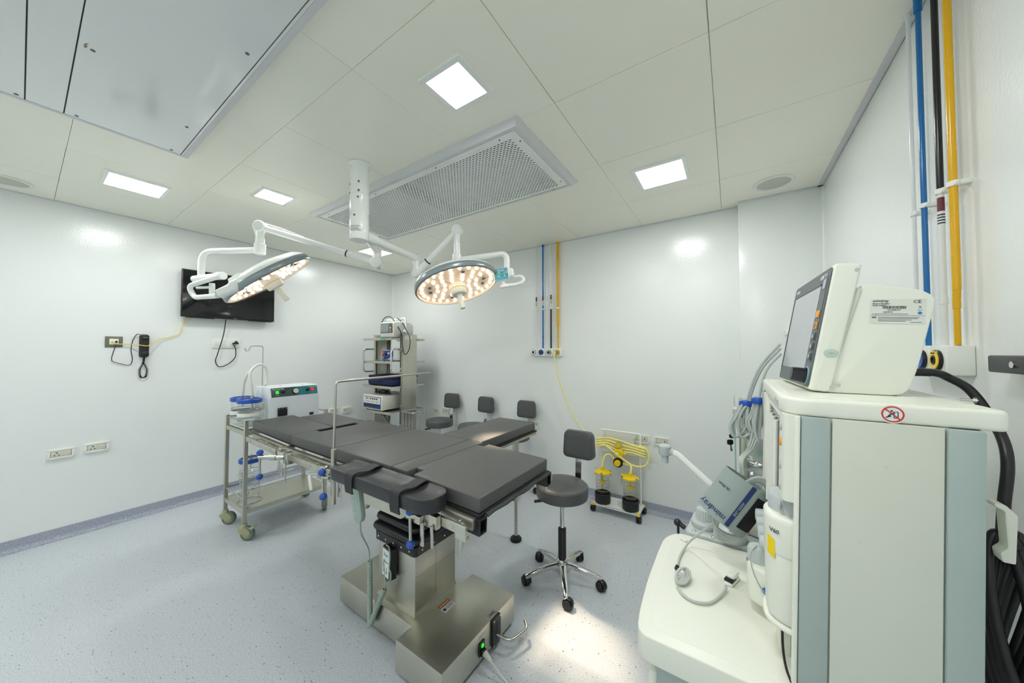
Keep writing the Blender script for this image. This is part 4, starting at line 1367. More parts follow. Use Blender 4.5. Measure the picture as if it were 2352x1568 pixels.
# ================================================================== EQUIPMENT RACK
RX0, RX1, RY0, RY1 = .40, .948, 2.385, 2.865
PYA, PYB = 2.535, 2.745
t = thing('equipment_rack', 'stainless steel equipment rack with slotted side panels and four shelves in the corner', 'rack', ((RX0 + RX1) / 2, 2.64, 0))
RT = Vector(t.location)
for x, s in ((RX0, 1), (RX1, -1)):
    pn = obj('side_panel', join(box(x - .006, x + .006, PYA, PYB, .09, 1.605, .001), box(x - .006, x + s * .03, PYA - .012, PYA, .09, 1.605, .001), box(x - .006, x + s * .03, PYB, PYB + .012, .09, 1.605, .001)), M_STEELV, t)
# slots along the left panel's inner face
s0 = obj('shelf_slot', box(-.0004, .0006, -.006, .006, -.008, .008), M_DARKHOLE, t, world=False)
k = 0
for y in (PYA + .025, PYB - .025):
    for i in range(54):
        z = .62 + i * .018
        if any(abs(z - q) < .02 for q in (.689, .987, 1.282, 1.557)):
            continue
        o = s0 if k == 0 else inst(s0)
        o.location = (RX0 + .0064 - RT.x, y - RT.y, z)
        k += 1
s1 = obj('edge_slot', box(-.006, .006, -.0006, .0004, -.1, .1), M_DARKHOLE, t, world=False)
for i in range(6):
    o = s1 if i == 0 else inst(s1)
    o.location = (RX1 - .014 - RT.x, PYA - .0124 - RT.y, .42 + .22 * i)
for z in (.689, .987, 1.282, 1.557):
    obj('shelf', join(prism(rpoly([(RX0 + .006, RY0), (RX1 - .006, RY0), (RX1 - .006, PYA - .014), (RX1 - .006, RY1), (RX0 + .006, RY1)], .012, 3), z - .004, z, .0015, 1), box(RX0 + .01, RX1 - .01, RY0, RY0 + .003, z - .028, z - .001, .001), box(RX0 + .01, RX1 - .01, RY1 - .003, RY1, z - .028, z - .001),
        box(RX0 - .02, RX0 + .012, RY0, RY0 + .03, z - .022, z, .003), box(RX1 - .012, RX1 + .014, RY1 - .13, RY1, z - .022, z, .003)), M_STEEL, t)
for x in (RX0, RX1):
    obj('grab_handle', tube(fillet([(x, PYA - .01, 1.425), (x, PYA - .155, 1.425), (x, PYA - .155, 1.145), (x, PYA - .01, 1.145)], .05, 8), .0105, 14), M_CHROME, t)
obj('rack_foot', join(box(RX0 - .02, RX0 + .02, RY0, RY1, .07, .10, .003), box(RX1 - .02, RX1 + .02, RY0, RY1, .07, .10, .003), box(RX0, RX1, 2.62, 2.66, .07, .10, .003)), M_STEEL, t)
for x in (RX0, RX1):
    for y in (RY0 + .04, RY1 - .04):
        obj('caster', join(cyl((x - .012, y, .035), (x + .012, y, .035), .035, n=20, b=.004), box(x - .016, x + .016, y - .015, y + .015, .05, .072)), M_BLACK, t)
wt = obj('rating_plate', box(RX1 + .0062, RX1 + .0068, 2.56, 2.67, 1.545, 1.585), M_LABEL, t)

# wire bin hooked on the rack side
t = thing('wire_bin', 'chrome wire bin hooked on the right side of the equipment rack', 'wire bin', (1.07, 2.61, .45))
BX0, BX1, BY0, BY1 = .962, 1.175, 2.52, 2.72
wr = []
for z in (.69, .42):
    wr.append(tube(fillet([(BX0, BY0, z), (BX1, BY0, z), (BX1, BY1, z), (BX0, BY1, z), (BX0, BY0, z)], .03, 4), .006 if z > .6 else .003, 10))
obj('rim', wr[0], M_CHROME, t)
obj('base_ring', wr[1], M_CHROME, t)
for i in range(4):
    x = BX0 + .03 + (BX1 - BX0 - .05) * i / 3
    for y in (BY0, BY1):
        obj('wire', cyl((x, y, .69), (x, y, .42), .0032, n=8), M_CHROME, t)
for i in range(2):
    obj('wire', cyl((BX1, BY0 + .06 + .08 * i, .69), (BX1, BY0 + .06 + .08 * i, .42), .0032, n=8), M_CHROME, t)
obj('floor_wires', join(*[cyl((BX0 + .05 * i, BY0, .42), (BX0 + .05 * i, BY1, .42), .0025, n=8) for i in range(5)]), M_CHROME, t)

# electrosurgical unit
t = thing('electrosurgical_unit', 'cream electrosurgical unit with blue-framed front on the lowest rack shelf', 'medical device', (.61, 2.58, .69))
eb = obj('housing', box(.425, .812, 2.362, 2.79, .705, .872, .008), mat('cream_case', '#e6e5d9', .4), t)
obj('feet', join(*[cyl((x, y, .689), (x, y, .706), .014, n=14) for x in (.46, .78) for y in (2.41, 2.75)]), M_RUBBER, t)
EF = frame((.6185, 2.3615, .7885), (1, 0, 0), (0, 0, 1))
fp = obj('front_panel', xf(box(-.172, .172, -.07, .07, 0, .003, .001), EF), M_BLUEPANEL, t)
obj('panel_field', xf(box(-.165, .165, -.012, .062, .003, .0036), EF), M_LABEL, fp)
for i, mm in enumerate((M_BLACK, M_ORANGE, M_BLACK, M_BLACK, M_ORANGE, M_BLACK)):
    obj('display', xf(box(-.115 + .04 * i, -.088 + .04 * i, .036, .052, .0036, .0046), EF), M_BLACK if i % 2 == 0 else mm, fp)
for i in range(10):
    obj('key', xf(box(-.145 + .03 * i, -.13 + .03 * i, .002, .018, .0036, .0046, .0004), EF), (M_GREY, M_ORANGE, M_PRINTB)[i % 3], fp)
obj('output_strip', xf(box(-.12, .11, -.05, -.024, .003, .0045), EF), M_BLACK, fp)
for x in (-.142, .14):
    obj('output_socket', xf(lathe([(.012, 0), (.012, .004), (.006, .004), (.006, .001)], 20, None, False), EF @ Matrix.Translation((x, -.037, .003))), M_BLACK, fp)
cb = tube([(.50, 2.55, .876), (.53, 2.50, .895), (.60, 2.49, .884), (.66, 2.53, .90), (.62, 2.58, .884), (.54, 2.57, .91), (.51, 2.52, .887), (.58, 2.48, .91), (.68, 2.50, .882), (.72, 2.55, .878)], .007, 8, 6)
tag(obj('power_cable', cb, M_BCABLE), 'tangled black cable lying on the cream electrosurgical unit', 'cable')
tag(obj('power_cable', tube([(.70, 2.42, .683), (.72, 2.41, .655), (.79, 2.40, .645), (.84, 2.40, .655), (.80, 2.40, .665), (.825, 2.41, .61), (.865, 2.42, .585), (.875, 2.42, .64), (.84, 2.43, .683)], .004, 8, 6), M_BCABLE), 'thin black cable looping below the lowest rack shelf', 'cable')

# navy bag
t = thing('carry_bag', 'navy blue fabric carry bag on the second lowest rack shelf', 'bag', (.66, 2.58, .99))
obj('body', box(.43, .915, 2.42, 2.80, .988, 1.075, .025, 4), M_NAVY, t)
obj('flap', box(.425, .92, 2.43, 2.80, 1.072, 1.105, .014, 3), M_NAVY, t)
obj('handle', box(.60, .70, 2.405, 2.42, 1.03, 1.055, .006), M_NAVY, t)
obj('zip', box(.44, .905, 2.4165, 2.4195, 1.066, 1.071), M_BLACK, t)

# small blue-faced light source
t = thing('light_source', 'small white box with blue control face on the second rack shelf', 'medical device', (.80, 2.58, 1.283))
obj('housing', box(.62, .925, 2.49, 2.70, 1.289, 1.415, .006), M_WPLAST, t)
obj('feet', join(*[cyl((x, y, 1.282), (x, y, 1.29), .01, n=12) for x in (.64, .90) for y in (2.51, 2.68)]), M_RUBBER, t)
LF = frame((.735, 2.4895, 1.352), (1, 0, 0), (0, 0, 1))
fp = obj('front_panel', xf(box(-.105, .10, -.055, .056, 0, .003, .001), LF), mat('deep_blue_panel', '#24459a', .35), t)
obj('rocker_switch', xf(box(-.092, -.066, .016, .046, .003, .01, .002), LF), M_REDLED, fp)
for x, y, r, mm in ((-.03, .01, .013, M_BLACK), (.03, .022, .014, M_WPLAST), (-.06, -.03, .01, M_CHROME), (.07, .0, .012, M_BLACK)):
    obj('knob', xf(lathe([(r, 0), (r * .9, .014), (0, .015)], 18, None, False), LF @ Matrix.Translation((x, y, .003))), mm, fp)
obj('wave_print', xf(prism([(-.02, -.05), (.095, -.05), (.095, -.02), (.05, -.03), (.01, -.045)], 0, .0004), LF @ Matrix.Translation((0, 0, .003))), M_PRINTW, fp)

# defibrillator on top
t = thing('defibrillator', 'white defibrillator monitor with carry handle on top of the rack', 'medical device', (.80, 2.6, 1.557))
DX0, DX1, DY0, DY1, DZ = .645, .90, 2.44, 2.74, 1.557
m = Matrix(((0, 0, 1, DX0), (1, 0, 0, 0), (0, 1, 0, DZ), (0, 0, 0, 1)))
obj('housing', prism(rpoly([(DY0 + .004, .004), (DY1, .004), (DY1, .16), (DY1 - .05, .20), (DY0 + .045, .20), (DY0, .185)], .02, 4), 0, DX1 - DX0, .012, 3, m=m), M_WPLAST, t)
DF = frame(((DX0 + DX1) / 2, DY0 - .001, DZ + .1), (1, 0, 0), (0, 0, 1))
fp = obj('front_panel', xf(box(-.11, .115, -.038, .078, 0, .004, .002), DF), M_DGREY, t)
obj('display', xf(box(-.10, .045, -.028, .068, .004, .0052), DF), M_LCDDK, fp)
for y, mm in ((.052, M_PRINTB), (.02, M_YELLOW), (-.015, M_ORANGE)):
    obj('key', xf(lathe([(.013, 0), (.012, .005), (0, .006)], 18, None, False), DF @ Matrix.Translation((.082, y, .004))), mm, fp)
obj('side_socket', cyl((DX1 - .002, 2.60, 1.64), (DX1 + .03, 2.60, 1.64), .02, .016, 18, .003), M_WPLAST, t)
obj('carry_handle', xf(join(box(-.07, .10, -.03, .03, .0, .035, .014, 3), box(-.03, .07, -.034, -.028, .008, .02)), Matrix.Translation(((DX0 + DX1) / 2 - .01, 2.52, DZ + .198))), M_IVORY, t)
obj('paddle', tube([(.80, 2.60, 1.775), (.86, 2.60, 1.80), (.91, 2.60, 1.785), (.925, 2.60, 1.72), (.94, 2.6, 1.62)], .014, 12, 6), M_IVORY, t)
obj('paddle_lead', tube([(.66, 2.50, 1.62), (.64, 2.46, 1.70), (.70, 2.46, 1.80), (.80, 2.48, 1.81), (.88, 2.50, 1.72), (.95, 2.52, 1.60), (.97, 2.52, 1.46), (1.0, 2.53, 1.36), (1.05, 2.55, 1.42), (1.04, 2.57, 1.55), (.97, 2.58, 1.64), (.90, 2.57, 1.74), (.83, 2.55, 1.80)], .005, 8, 6), M_BCABLE, t)
tag(obj('ecg_lead', tube([(.58, 2.50, 1.562), (.62, 2.48, 1.60), (.55, 2.49, 1.575), (.52, 2.52, 1.566), (.60, 2.55, 1.585), (.57, 2.47, 1.61), (.62, 2.5, 1.57)], .006, 8, 6), M_GREY), 'small heap of grey leads left of the defibrillator on the rack', 'cable')
tag(obj('shelf_tag', box(.74, .83, RY0 - .0035, RY0 - .0005, 1.531, 1.552), mat('green_tag', '#3fae8d', .4)), 'small green tag on the front edge of the top rack shelf', 'tag')

# ================================================================== STOOLS
def make_stool(label, loc, rotz, legphase, group):
    t = thing('stool', label, 'stool', loc, rotz, group)
    w = dict(world=False)
    obj('seat', lathe([(0, .507), (.148, .507), (.157, .512), (.16, .522), (.16, .566), (.157, .578), (.146, .588), (.08, .594), (0, .596)], 48, None, False), M_SEAT, t, **w)
    obj('seat_seam', lathe([(.1602, .5715), (.1612, .5735), (.1595, .5755)], 48, None, False), M_PAD, t, **w)
    obj('seat_plate', box(-.07, .07, -.07, .07, .492, .508, .003), M_BLACK, t, **w)
    obj('piston', cyl((0, 0, .28), (0, 0, .50), .014, n=20), M_CHROME, t, **w)
    obj('sleeve', cyl((0, 0, .12), (0, 0, .315), .0245, n=24, b=.004), M_RUBBER, t, **w)
    obj('hub', lathe([(.02, .085), (.034, .09), (.036, .118), (.03, .128), (.024, .13)], 24, None), M_CHROME, t, **w)
    obj('lift_lever', join(cyl((0, 0, .488), (-.10, -.06, .478), .004, n=10), cyl((-.09, -.055, .48), (-.15, -.085, .468), .009, n=12, b=.003)), M_BLACK, t, **w)
    for i in range(5):
        a = math.radians(legphase) + 2 * PI * i / 5
        d = Vector((math.cos(a), math.sin(a), 0)); s = Vector((-d.y, d.x, 0))
        bm = bmesh.new()
        rows = []
        for r, z, wd, th in ((.02, .112, .019, .026), (.10, .104, .017, .026), (.19, .082, .014, .024), (.232, .068, .013, .02), (.24, .064, .01, .012)):
            rows.append([bm.verts.new(d * r + s * q * wd + Vector((0, 0, zz))) for q, zz in ((-1, z - th), (1, z - th), (1, z - .004), (.6, z), (-.6, z), (-1, z - .004))])
        for p, q in zip(rows, rows[1:]):
            for k in range(6):
                bm.faces.new((p[k], p[(k + 1) % 6], q[(k + 1) % 6], q[k]))
        bm.faces.new(rows[0]); bm.faces.new(list(reversed(rows[-1])))
        bmesh.ops.recalc_face_normals(bm, faces=bm.faces)
        obj('leg', bm, M_CHROME, t, **w)
        c = d * .226
        b2 = a + (1.1, -.7, .6, 2.2, -1.4)[i]
        hd = Vector((math.cos(b2), math.sin(b2), 0)); ax = Vector((-hd.y, hd.x, 0))
        cc = c + hd * .012 + Vector((0, 0, .026))
        cs = obj('caster', join(cyl(c + Vector((0, 0, .03)), c + Vector((0, 0, .066)), .008, n=12), cyl(cc - ax * .006, cc + ax * .006, .022, n=20),
             lathe([(.029, -.012), (.031, -.008), (.031, .008), (.029, .012)], 20, zframe(cc + Vector((0, 0, .001)), ax))), M_BLACK, t, **w)
        obj('caster_wheel', join(cyl(cc - ax * .024, cc - ax * .013, .026, n=20, b=.003), cyl(cc + ax * .013, cc + ax * .024, .026, n=20, b=.003)), M_RUBBER, cs, **w)
    bar = [(-.03, .50), (.10, .498), (.168, .503), (.186, .54), (.192, .62), (.196, .72), (.197, .80)]
    bm = sweep(catmull([Vector((.03, y, z)) for y, z in bar], 6), [(-.0025, -.02), (.0025, -.02), (.0025, .02), (-.0025, .02)])
    obj('back_bar', bm, M_CHROME, t, **w)
    obj('bar_cover', box(.012, .048, .176, .192, .53, .60, .006), M_BLACK, t, **w)
    # curved backrest: rounded pillow bent round the sitter
    def bend(x, y, z):
        ang = x / .42
        R = .42 - y
        return Vector((.03 + R * math.sin(ang), .232 - .42 + R * math.cos(ang), .784 + z))
    bm = bmesh.new()
    base_o = rrect(-.118, .118, -.09, .09, .036, 6)
    def taper(x, z): return x * (1 - .10 * (z + .09) / .18)
    lay = []
    for sc, dy in ((.30, 0), (.62, 0), (.86, 0), (.955, .001), (.985, .005), (1, .012), (1, .036), (.985, .044), (.95, .049), (.86, .052), (.62, .054), (.30, .055)):
        row = []
        for x, z in base_o:
            fx, fz = x * (1 - (1 - sc) * 1.0), z * (1 - (1 - sc) * 1.0)
            if sc > .9:
                k = (1 - sc) * .1
                fx, fz = x - math.copysign(min(k, abs(x)), x), z - math.copysign(min(k, abs(z)), z)
            row.append(bm.verts.new(bend(taper(fx, fz), dy, fz)))
        lay.append(row)
    n = len(base_o)
    for p_, q_ in zip(lay, lay[1:]):
        for k in range(n):
            bm.faces.new((p_[k], p_[(k + 1) % n], q_[(k + 1) % n], q_[k]))
    bm.faces.new(lay[0]); bm.faces.new(list(reversed(lay[-1])))
    bmesh.ops.recalc_face_normals(bm, faces=bm.faces)
    obj('backrest', bm, M_SEAT, t, **w)
    pp = [bend(taper(x * .97, z * .96), .0515, z * .96) for x, z in base_o]
    obj('backrest_piping', tube(pp, .0014, 6, closed=True), M_PAD, t, **w)
    return t
G = 'grey swivel stools with backrests'
st0 = make_stool('grey swivel stool in the foreground, beside the end of the operating table', (3.318, 1.895, 0), 0.0, -60, G)
dup(st0, (1.288, 2.815, 0), .12, 'grey swivel stool against the back wall, next to the equipment rack', G)
dup(st0, (1.80, 2.815, 0), -.03, 'grey swivel stool against the back wall, middle one of three', G)
dup(st0, (2.35, 2.822, 0), .02, 'grey swivel stool against the back wall, partly hidden by the table extension', G)

# ================================================================== SUCTION STAND (yellow)
t = thing('suction_stand', 'low white wheeled stand with clear back plate in front of the back wall', 'suction stand', (3.37, 2.93, 0))
SX0, SX1, SY0, SY1 = 3.17, 3.565, 2.825, 3.03
obj('base_plate', join(box(SX0, SX1, SY0, SY1, .074, .078), box(SX0, SX1, SY0, SY0 + .012, .062, .079, .002), box(SX0, SX1, SY1 - .012, SY1, .062, .079, .002), box(SX0, SX0 + .012, SY0, SY1, .062, .079, .002), box(SX1 - .012, SX1, SY0, SY1, .062, .079, .002)), M_WHITE, t)
obj('hoop', tube(fillet([(SX0 + .03, 3.0, .078), (SX0 + .03, 3.0, .685), (SX1 - .025, 3.0, .685), (SX1 - .025, 3.0, .078)], .012, 4), .0085, 12), M_WHITE, t)
obj('back_plate', box(SX0 + .036, SX1 - .03, 2.999, 3.004, .09, .675), M_ACRYL, t)
obj('cross_bar', box(SX0 + .035, SX1 - .03, 2.99, 2.997, .495, .535, .001), M_WPLAST, t)
for x, y in ((SX0, SY0), (SX1 - .01, SY0), (SX0, SY1 - .02), (SX1 - .01, SY1 - .02)):
    cs = obj('caster', join(cyl((x, y + .02, .028), (x + .022, y + .02, .028), .026, n=20, b=.004), cyl((x - .018, y + .02, .028), (x - .002, y + .02, .028), .026, n=20, b=.004), cyl((x, y + .01, .03), (x, y + .01, .066), .008, n=10)), M_BLACK, t)
    obj('caster_cap', box(x - .008, x + .014, y - .004, y + .02, .058, .08, .003), M_YELLOW, cs)
for x in (SX0 + .065, SX1 - .065):
    obj('hook', tube([(x, 2.998, .66), (x, 2.985, .65), (x, 2.98, .62), (x, 2.975, .60)], .003, 8, 4), M_SATIN, t)
# regulators
rg = obj('vacuum_gauge', lathe([(.024, 0), (.026, .004), (.026, .018), (.022, .02), (.022, .017)], 28, zframe((3.365, 2.965, .578), (0, -1, 0))), M_CHROME, t)
obj('gauge_dial', lathe([(0, .0175), (.0222, .0175)], 28, zframe((3.365, 2.965, .578), (0, -1, 0)), False), M_YELLOW, rg)
rg = obj('regulator_body', join(cyl((3.365, 2.99, .505), (3.365, 2.945, .505), .04, n=32, b=.008), cyl((3.365, 2.97, .46), (3.365, 2.97, .56), .012, n=14), cyl((3.40, 2.965, .505), (3.43, 2.965, .505), .008, n=12)), M_YELLOW, t)
obj('push_button', cyl((3.355, 2.944, .50), (3.355, 2.936, .50), .012, n=18, b=.002), M_PRINTW, rg)
rg = obj('selector_dial', cyl((3.36, 2.985, .422), (3.36, 2.95, .422), .042, n=32, b=.004), M_BLACK, t)
obj('selector_knob', join(cyl((3.36, 2.95, .422), (3.36, 2.925, .422), .027, n=24, b=.004), xf(box(-.027, .027, -.006, .006, -.0, .03, .003), frame((3.36, 2.948, .422), (.9, 0, .4), (.4, 0, -.9)))), M_YELLOW, rg)
# hose hanks
for k, (z0, r) in enumerate([(.60, .0085), (.578, .0085), (.556, .0085), (.535, .0085)]):
    P = [(SX0 + .0, 2.975 - .006 * k, z0), (3.26, 2.972 - .004 * k, z0 + .022), (3.37, 2.985, z0 + .008 - .01 * k), (3.48, 2.975, z0 - .012), (3.56, 2.972 - .004 * k, z0 - .022), (3.582, 2.985, z0 - .03), (3.56, 3.02, z0 - .032), (3.37, 3.022, z0 - .012), (3.20, 3.02, z0 + .0), (SX0 - .01, 3.0, z0 - .004)]
    obj('hose_hank', tube(P, r, 10, 5, True), M_HOSE, t)
obj('hose_loop', tube([(SX0 + .02, 2.965, .575), (3.28, 2.955, .54), (3.40, 2.95, .465), (3.50, 2.955, .42), (3.585, 2.97, .435), (3.615, 2.98, .51), (3.585, 2.985, .575), (3.53, 2.99, .585)], .0085, 10, 6), M_HOSE, t)
obj('jar_hose', tube([(3.34, 2.965, .43), (3.30, 2.955, .475), (3.265, 2.945, .48), (3.245, 2.92, .45), (3.238, 2.895, .375)], .0085, 10, 6), M_HOSE, t)
obj('jar_hose', tube([(3.39, 2.965, .42), (3.45, 2.955, .42), (3.478, 2.93, .42), (3.484, 2.905, .40), (3.482, 2.89, .36)], .0085, 10, 6), M_HOSE, t)
def yjar(label, x, y, a):
    t = thing('collection_jar', label, 'jar', (x, y, .078), 0, 'yellow-lidded collection jars')
    T_ = Matrix.Translation((x, y, .078))
    obj('cup', lathe([(0, 0), (.064, 0), (.067, .004), (.067, .082), (.064, .085), (.06, .082), (.06, .01), (0, .01)], 36, T_, False), M_RUBBER, t)
    obj('glass', lathe([(0, .014), (.054, .014), (.057, .02), (.057, .255), (.053, .255), (.053, .02), (0, .018)], 36, T_, False), M_GLASS, t)
    ld_ = obj('lid', lathe([(.06, .25), (.07, .254), (.071, .264), (.06, .272), (.02, .278), (.018, .30), (.012, .30), (.012, .278), (0, .278)], 36, T_, False), M_YELLOW, t)
    obj('spout', xf(cyl((0, 0, .268), (.085 * math.cos(a), .085 * math.sin(a), .268), .007, n=12), T_), M_YELLOW, ld_)
    obj('float_valve', xf(lathe([(.006, .25), (.006, .2), (.024, .185), (.026, .17), (.004, .172)], 20, None), T_), M_YELLOW, t)
    for k in range(3):
        q = a + .8 + 2 * PI * k / 3
        obj('lid_clip', xf(join(cbox((.073 * math.cos(q), .073 * math.sin(q), .24), (.01, .01, .05), .002), cbox((.066 * math.cos(q), .066 * math.sin(q), .268), (.018, .018, .008), .002)), T_), M_SATIN, ld_)
    for k in range(4):
        obj('volume_mark', xf(lathe([(.0574, .11 + .03 * k), (.0577, .1115 + .03 * k), (.0574, .113 + .03 * k)], 32, None, False), T_), mat('gold_mark', '#c9a53a', .5) if 'gold_mark' not in MATS else MATS['gold_mark'], t)
yjar('clear collection jar with yellow lid in a black cup, left one on the wheeled stand', 3.243, 2.89, -.1)
yjar('clear collection jar with yellow lid in a black cup, right one on the wheeled stand', 3.482, 2.885, 2.9)
# ================================================================== THINGS ON THE WALLS
def ray(px, py):
    return _f + _r * ((px - 1176) / 755.85) - _u * ((py - 784) / 755.85)
def on_x(px, py, x):
    d = ray(px, py)
    return CAM + d * ((x - CAM.x) / d.x)
def on_y(px, py, y):
    d = ray(px, py)
    return CAM + d * ((y - CAM.y) / d.y)
LW = lambda y, z, x=0: frame((x, y, z), (0, 1, 0), (0, 0, 1))          # left wall, facing +x
BW = lambda x, z, y=YB: frame((x, y, z), (1, 0, 0), (0, 0, 1))         # back wall, facing -y
RW = lambda y, z, x=XR: frame((x, y, z), (0, -1, 0), (0, 0, 1))        # right wall, facing -x

# ---- television
t = thing('television', 'black flat-screen television mounted on the left wall', 'television', (.03, 1.17, 1.72))
F = LW(1.168, 1.935, .055)
W_, H_ = .3635, .218
obj('casing', xf(box(-W_, W_, -H_, H_, 0, .028, .004), F), M_BLACK, t)
obj('screen', xf(box(-W_ + .008, W_ - .008, -H_ + .018, H_ - .008, .0275, .0286), F), M_SCREEN, t)
obj('wall_bracket', xf(box(-.12, .12, -.12, .1, -.055, .001, .004), F), M_BLACK, t)
for x in (-.23, .24):
    obj('speaker_strip', xf(box(x - .1, x + .1, -H_ - .006, -H_ + .002, .004, .024, .001), F), M_BLACK, t)
text('SONY', .012, M_GREY, t, F @ Matrix.Translation((.03, -H_ + .009, .0287)))

def poly_px(pts, plane='x', dz=0):
    return [(on_x if plane == 'x' else on_y)(*p) for p in pts]
tag(obj('power_cable', tube([on_x(519, 733, .05), on_x(513, 770, .045), on_x(500, 812, .03), on_x(495, 830, .02), on_x(504, 842, .02), on_x(525, 835, .02), on_x(540, 820, .025), on_x(541, 802, .03), on_x(537, 792, .03)], .0042, 8, 6), M_BCABLE), 'black power cable hanging in a loop below the television', 'cable')
tag(obj('network_cable', tube([on_x(442, 729, .04), on_x(424, 738, .03), on_x(417, 756, .02), on_x(411, 767, .015), on_x(390, 774, .015), on_x(370, 778, .02), on_x(350, 789, .05), on_x(338, 794, .062), on_x(320, 792, .05), on_x(298, 790, .025), on_x(275, 790, .02), on_x(261, 788, .015)], .0032, 8, 6), mat('yellow_cable', '#e8cf55', .4)), 'thin yellow network cable from the wall jack across the phone to the television', 'cable')

# ---- jack plate, phone, switch plate
t = thing('jack_plate', 'brown-grey wall plate with a white jack insert left of the phone', 'wall plate', (0, .431, 1.48))
F = LW(.431, 1.48)
obj('plate', xf(box(-.047, .047, -.0445, .0445, 0, .008, .003), F), mat('taupe_metal', '#77786b', .35, metal=.4), t)
ins = obj('jack_insert', xf(box(-.024, .024, -.022, .024, .008, .011, .001), F), M_WPLAST, t)
for x, mm in ((-.011, M_YELLOW), (.012, M_BLACK)):
    obj('plug', xf(box(x - .006, x + .006, -.008, .008, .011, .02, .002), F), mm, ins)
t = thing('wall_phone', 'black handset phone hung on the left wall with a coiled cord', 'phone', (0, .6, 1.42))
F = LW(.597, 1.447)
obj('cradle', xf(prism(rrect(-.029, .029, -.098, .1, .02), 0, .02, .005), F), M_BLACK, t)
obj('handset', xf(join(prism(rrect(-.024, .026, -.092, .096, .02), .02, .045, .012, 3), prism(rrect(-.022, .024, .05, .094, .016), .04, .055, .008, 3), prism(rrect(-.022, .024, -.09, -.045, .016), .04, .055, .008, 3)), F), M_BLACK, t)
text('BEETEL', .009, M_GREY, t, F @ Matrix.Translation((.002, .072, .0552)))
pts = []
A = [F @ Vector(p) for p in ((0, -.10, .02), (-.004, -.14, .025), (-.024, -.205, .02), (-.016, -.262, .02), (.012, -.262, .02), (.02, -.2, .02), (-.006, -.135, .028))]
cl = catmull(A, 40)
for i, p in enumerate(cl):
    a = i * .9
    pts.append(p + Vector((math.cos(a) * .004, math.sin(a) * .0045, math.cos(a) * .003)))
obj('coiled_cord', tube(pts, .0032, 6), M_BLACK, t)
obj('line_cord', tube([on_x(322, 768, .02), on_x(314, 768, .02), on_x(305, 782, .012), on_x(301, 803, .01), on_x(304, 825, .01), on_x(297, 838, .01), on_x(272, 834, .01), on_x(257, 828, .012), on_x(259, 812, .014), on_x(266, 793, .018)], .0025, 8, 6), M_BCABLE, t)
t = thing('switch_plate', 'wide white switch plate with a black plug under the television', 'wall plate', (0, 1.15, 1.476))
F = LW(1.149, 1.4765)
obj('plate', xf(box(-.109, .109, -.044, .044, 0, .012, .004), F), M_WPLAST, t)
for i in range(6):
    obj('rocker', xf(box(-.092 + .0308 * i, -.0635 + .0308 * i, -.025, .025, .012, .0145, .002), F), M_WPLAST, t)
tag(obj('mains_plug', xf(join(box(-.016, .02, -.01, .01, 0, .03, .006), box(-.005, .01, .005, .024, 0, .02, .004), box(-.028, -.01, -.012, .002, .004, .02, .004)), F @ Matrix.Translation((.072, .006, .0145))), M_BLACK), 'black mains plug in the wide switch plate', 'plug')

# ---- sockets
def socket(label, F, loc, pins=True, group='white wall sockets'):
    t = thing('wall_socket', label, 'wall socket', loc, 0, group)
    obj('surround', xf(join(box(-.063, .063, -.036, -.022, 0, .016, .003), box(-.063, .063, .022, .036, 0, .016, .003), box(-.063, -.047, -.03, .03, 0, .016, .003), box(.047, .063, -.03, .03, 0, .016, .003)), F), M_WPLAST, t)
    obj('gap_frame', xf(box(-.048, .048, -.0235, .0235, .001, .010), F), M_DGREY, t)
    pl = obj('insert', xf(box(-.0455, .0455, -.021, .021, .008, .0135, .0015), F), M_BEIGE, t)
    if pins:
        for x, y, s in ((-.02, .009, .0055), (-.03, -.009, .0035), (-.01, -.009, .0035)):
            obj('pin_hole', xf(box(x - s, x + s, y - .003, y + .003, .0134, .0138), F), M_BLACK, pl)
        obj('rocker', xf(box(.012, .043, -.0185, .0185, .0135, .0155, .001), F), M_BEIGE, pl)
    else:
        obj('rocker', xf(box(-.043, -.012, -.0185, .0185, .0135, .0155, .001), F), M_BEIGE, pl)
        obj('pin_hole', xf(box(.02, .028, -.002, .009, .0134, .0138), F), M_BLACK, pl)
for y, z, lab in ((.1945, .6365, 'leftmost white wall socket in the photo, on the left wall'), (.361, .6435, 'white wall socket on the left wall, right one of the pair nearest the camera'),
                  (2.233, .642, 'white wall socket on the left wall behind the trolley, half hidden by the rod'), (2.398, .632, 'white wall socket on the left wall nearest the equipment rack')):
    socket(lab, LW(y, z), (0, y, z))
for x, z, lab in ((.938, .610, 'white wall socket on the back wall just right of the rack, left of the pair'), (1.111, .625, 'white wall socket behind the backrest of the stool beside the rack'),
                  (2.442, .62, 'white wall socket beside the end of the table extension'), (3.533, .627, 'white wall socket seen through the clear back plate of the suction stand'), (3.697, .628, 'white wall socket on the back wall, right of the suction stand')):
    socket(lab, BW(x, z), (x, YB, z), pins=False)

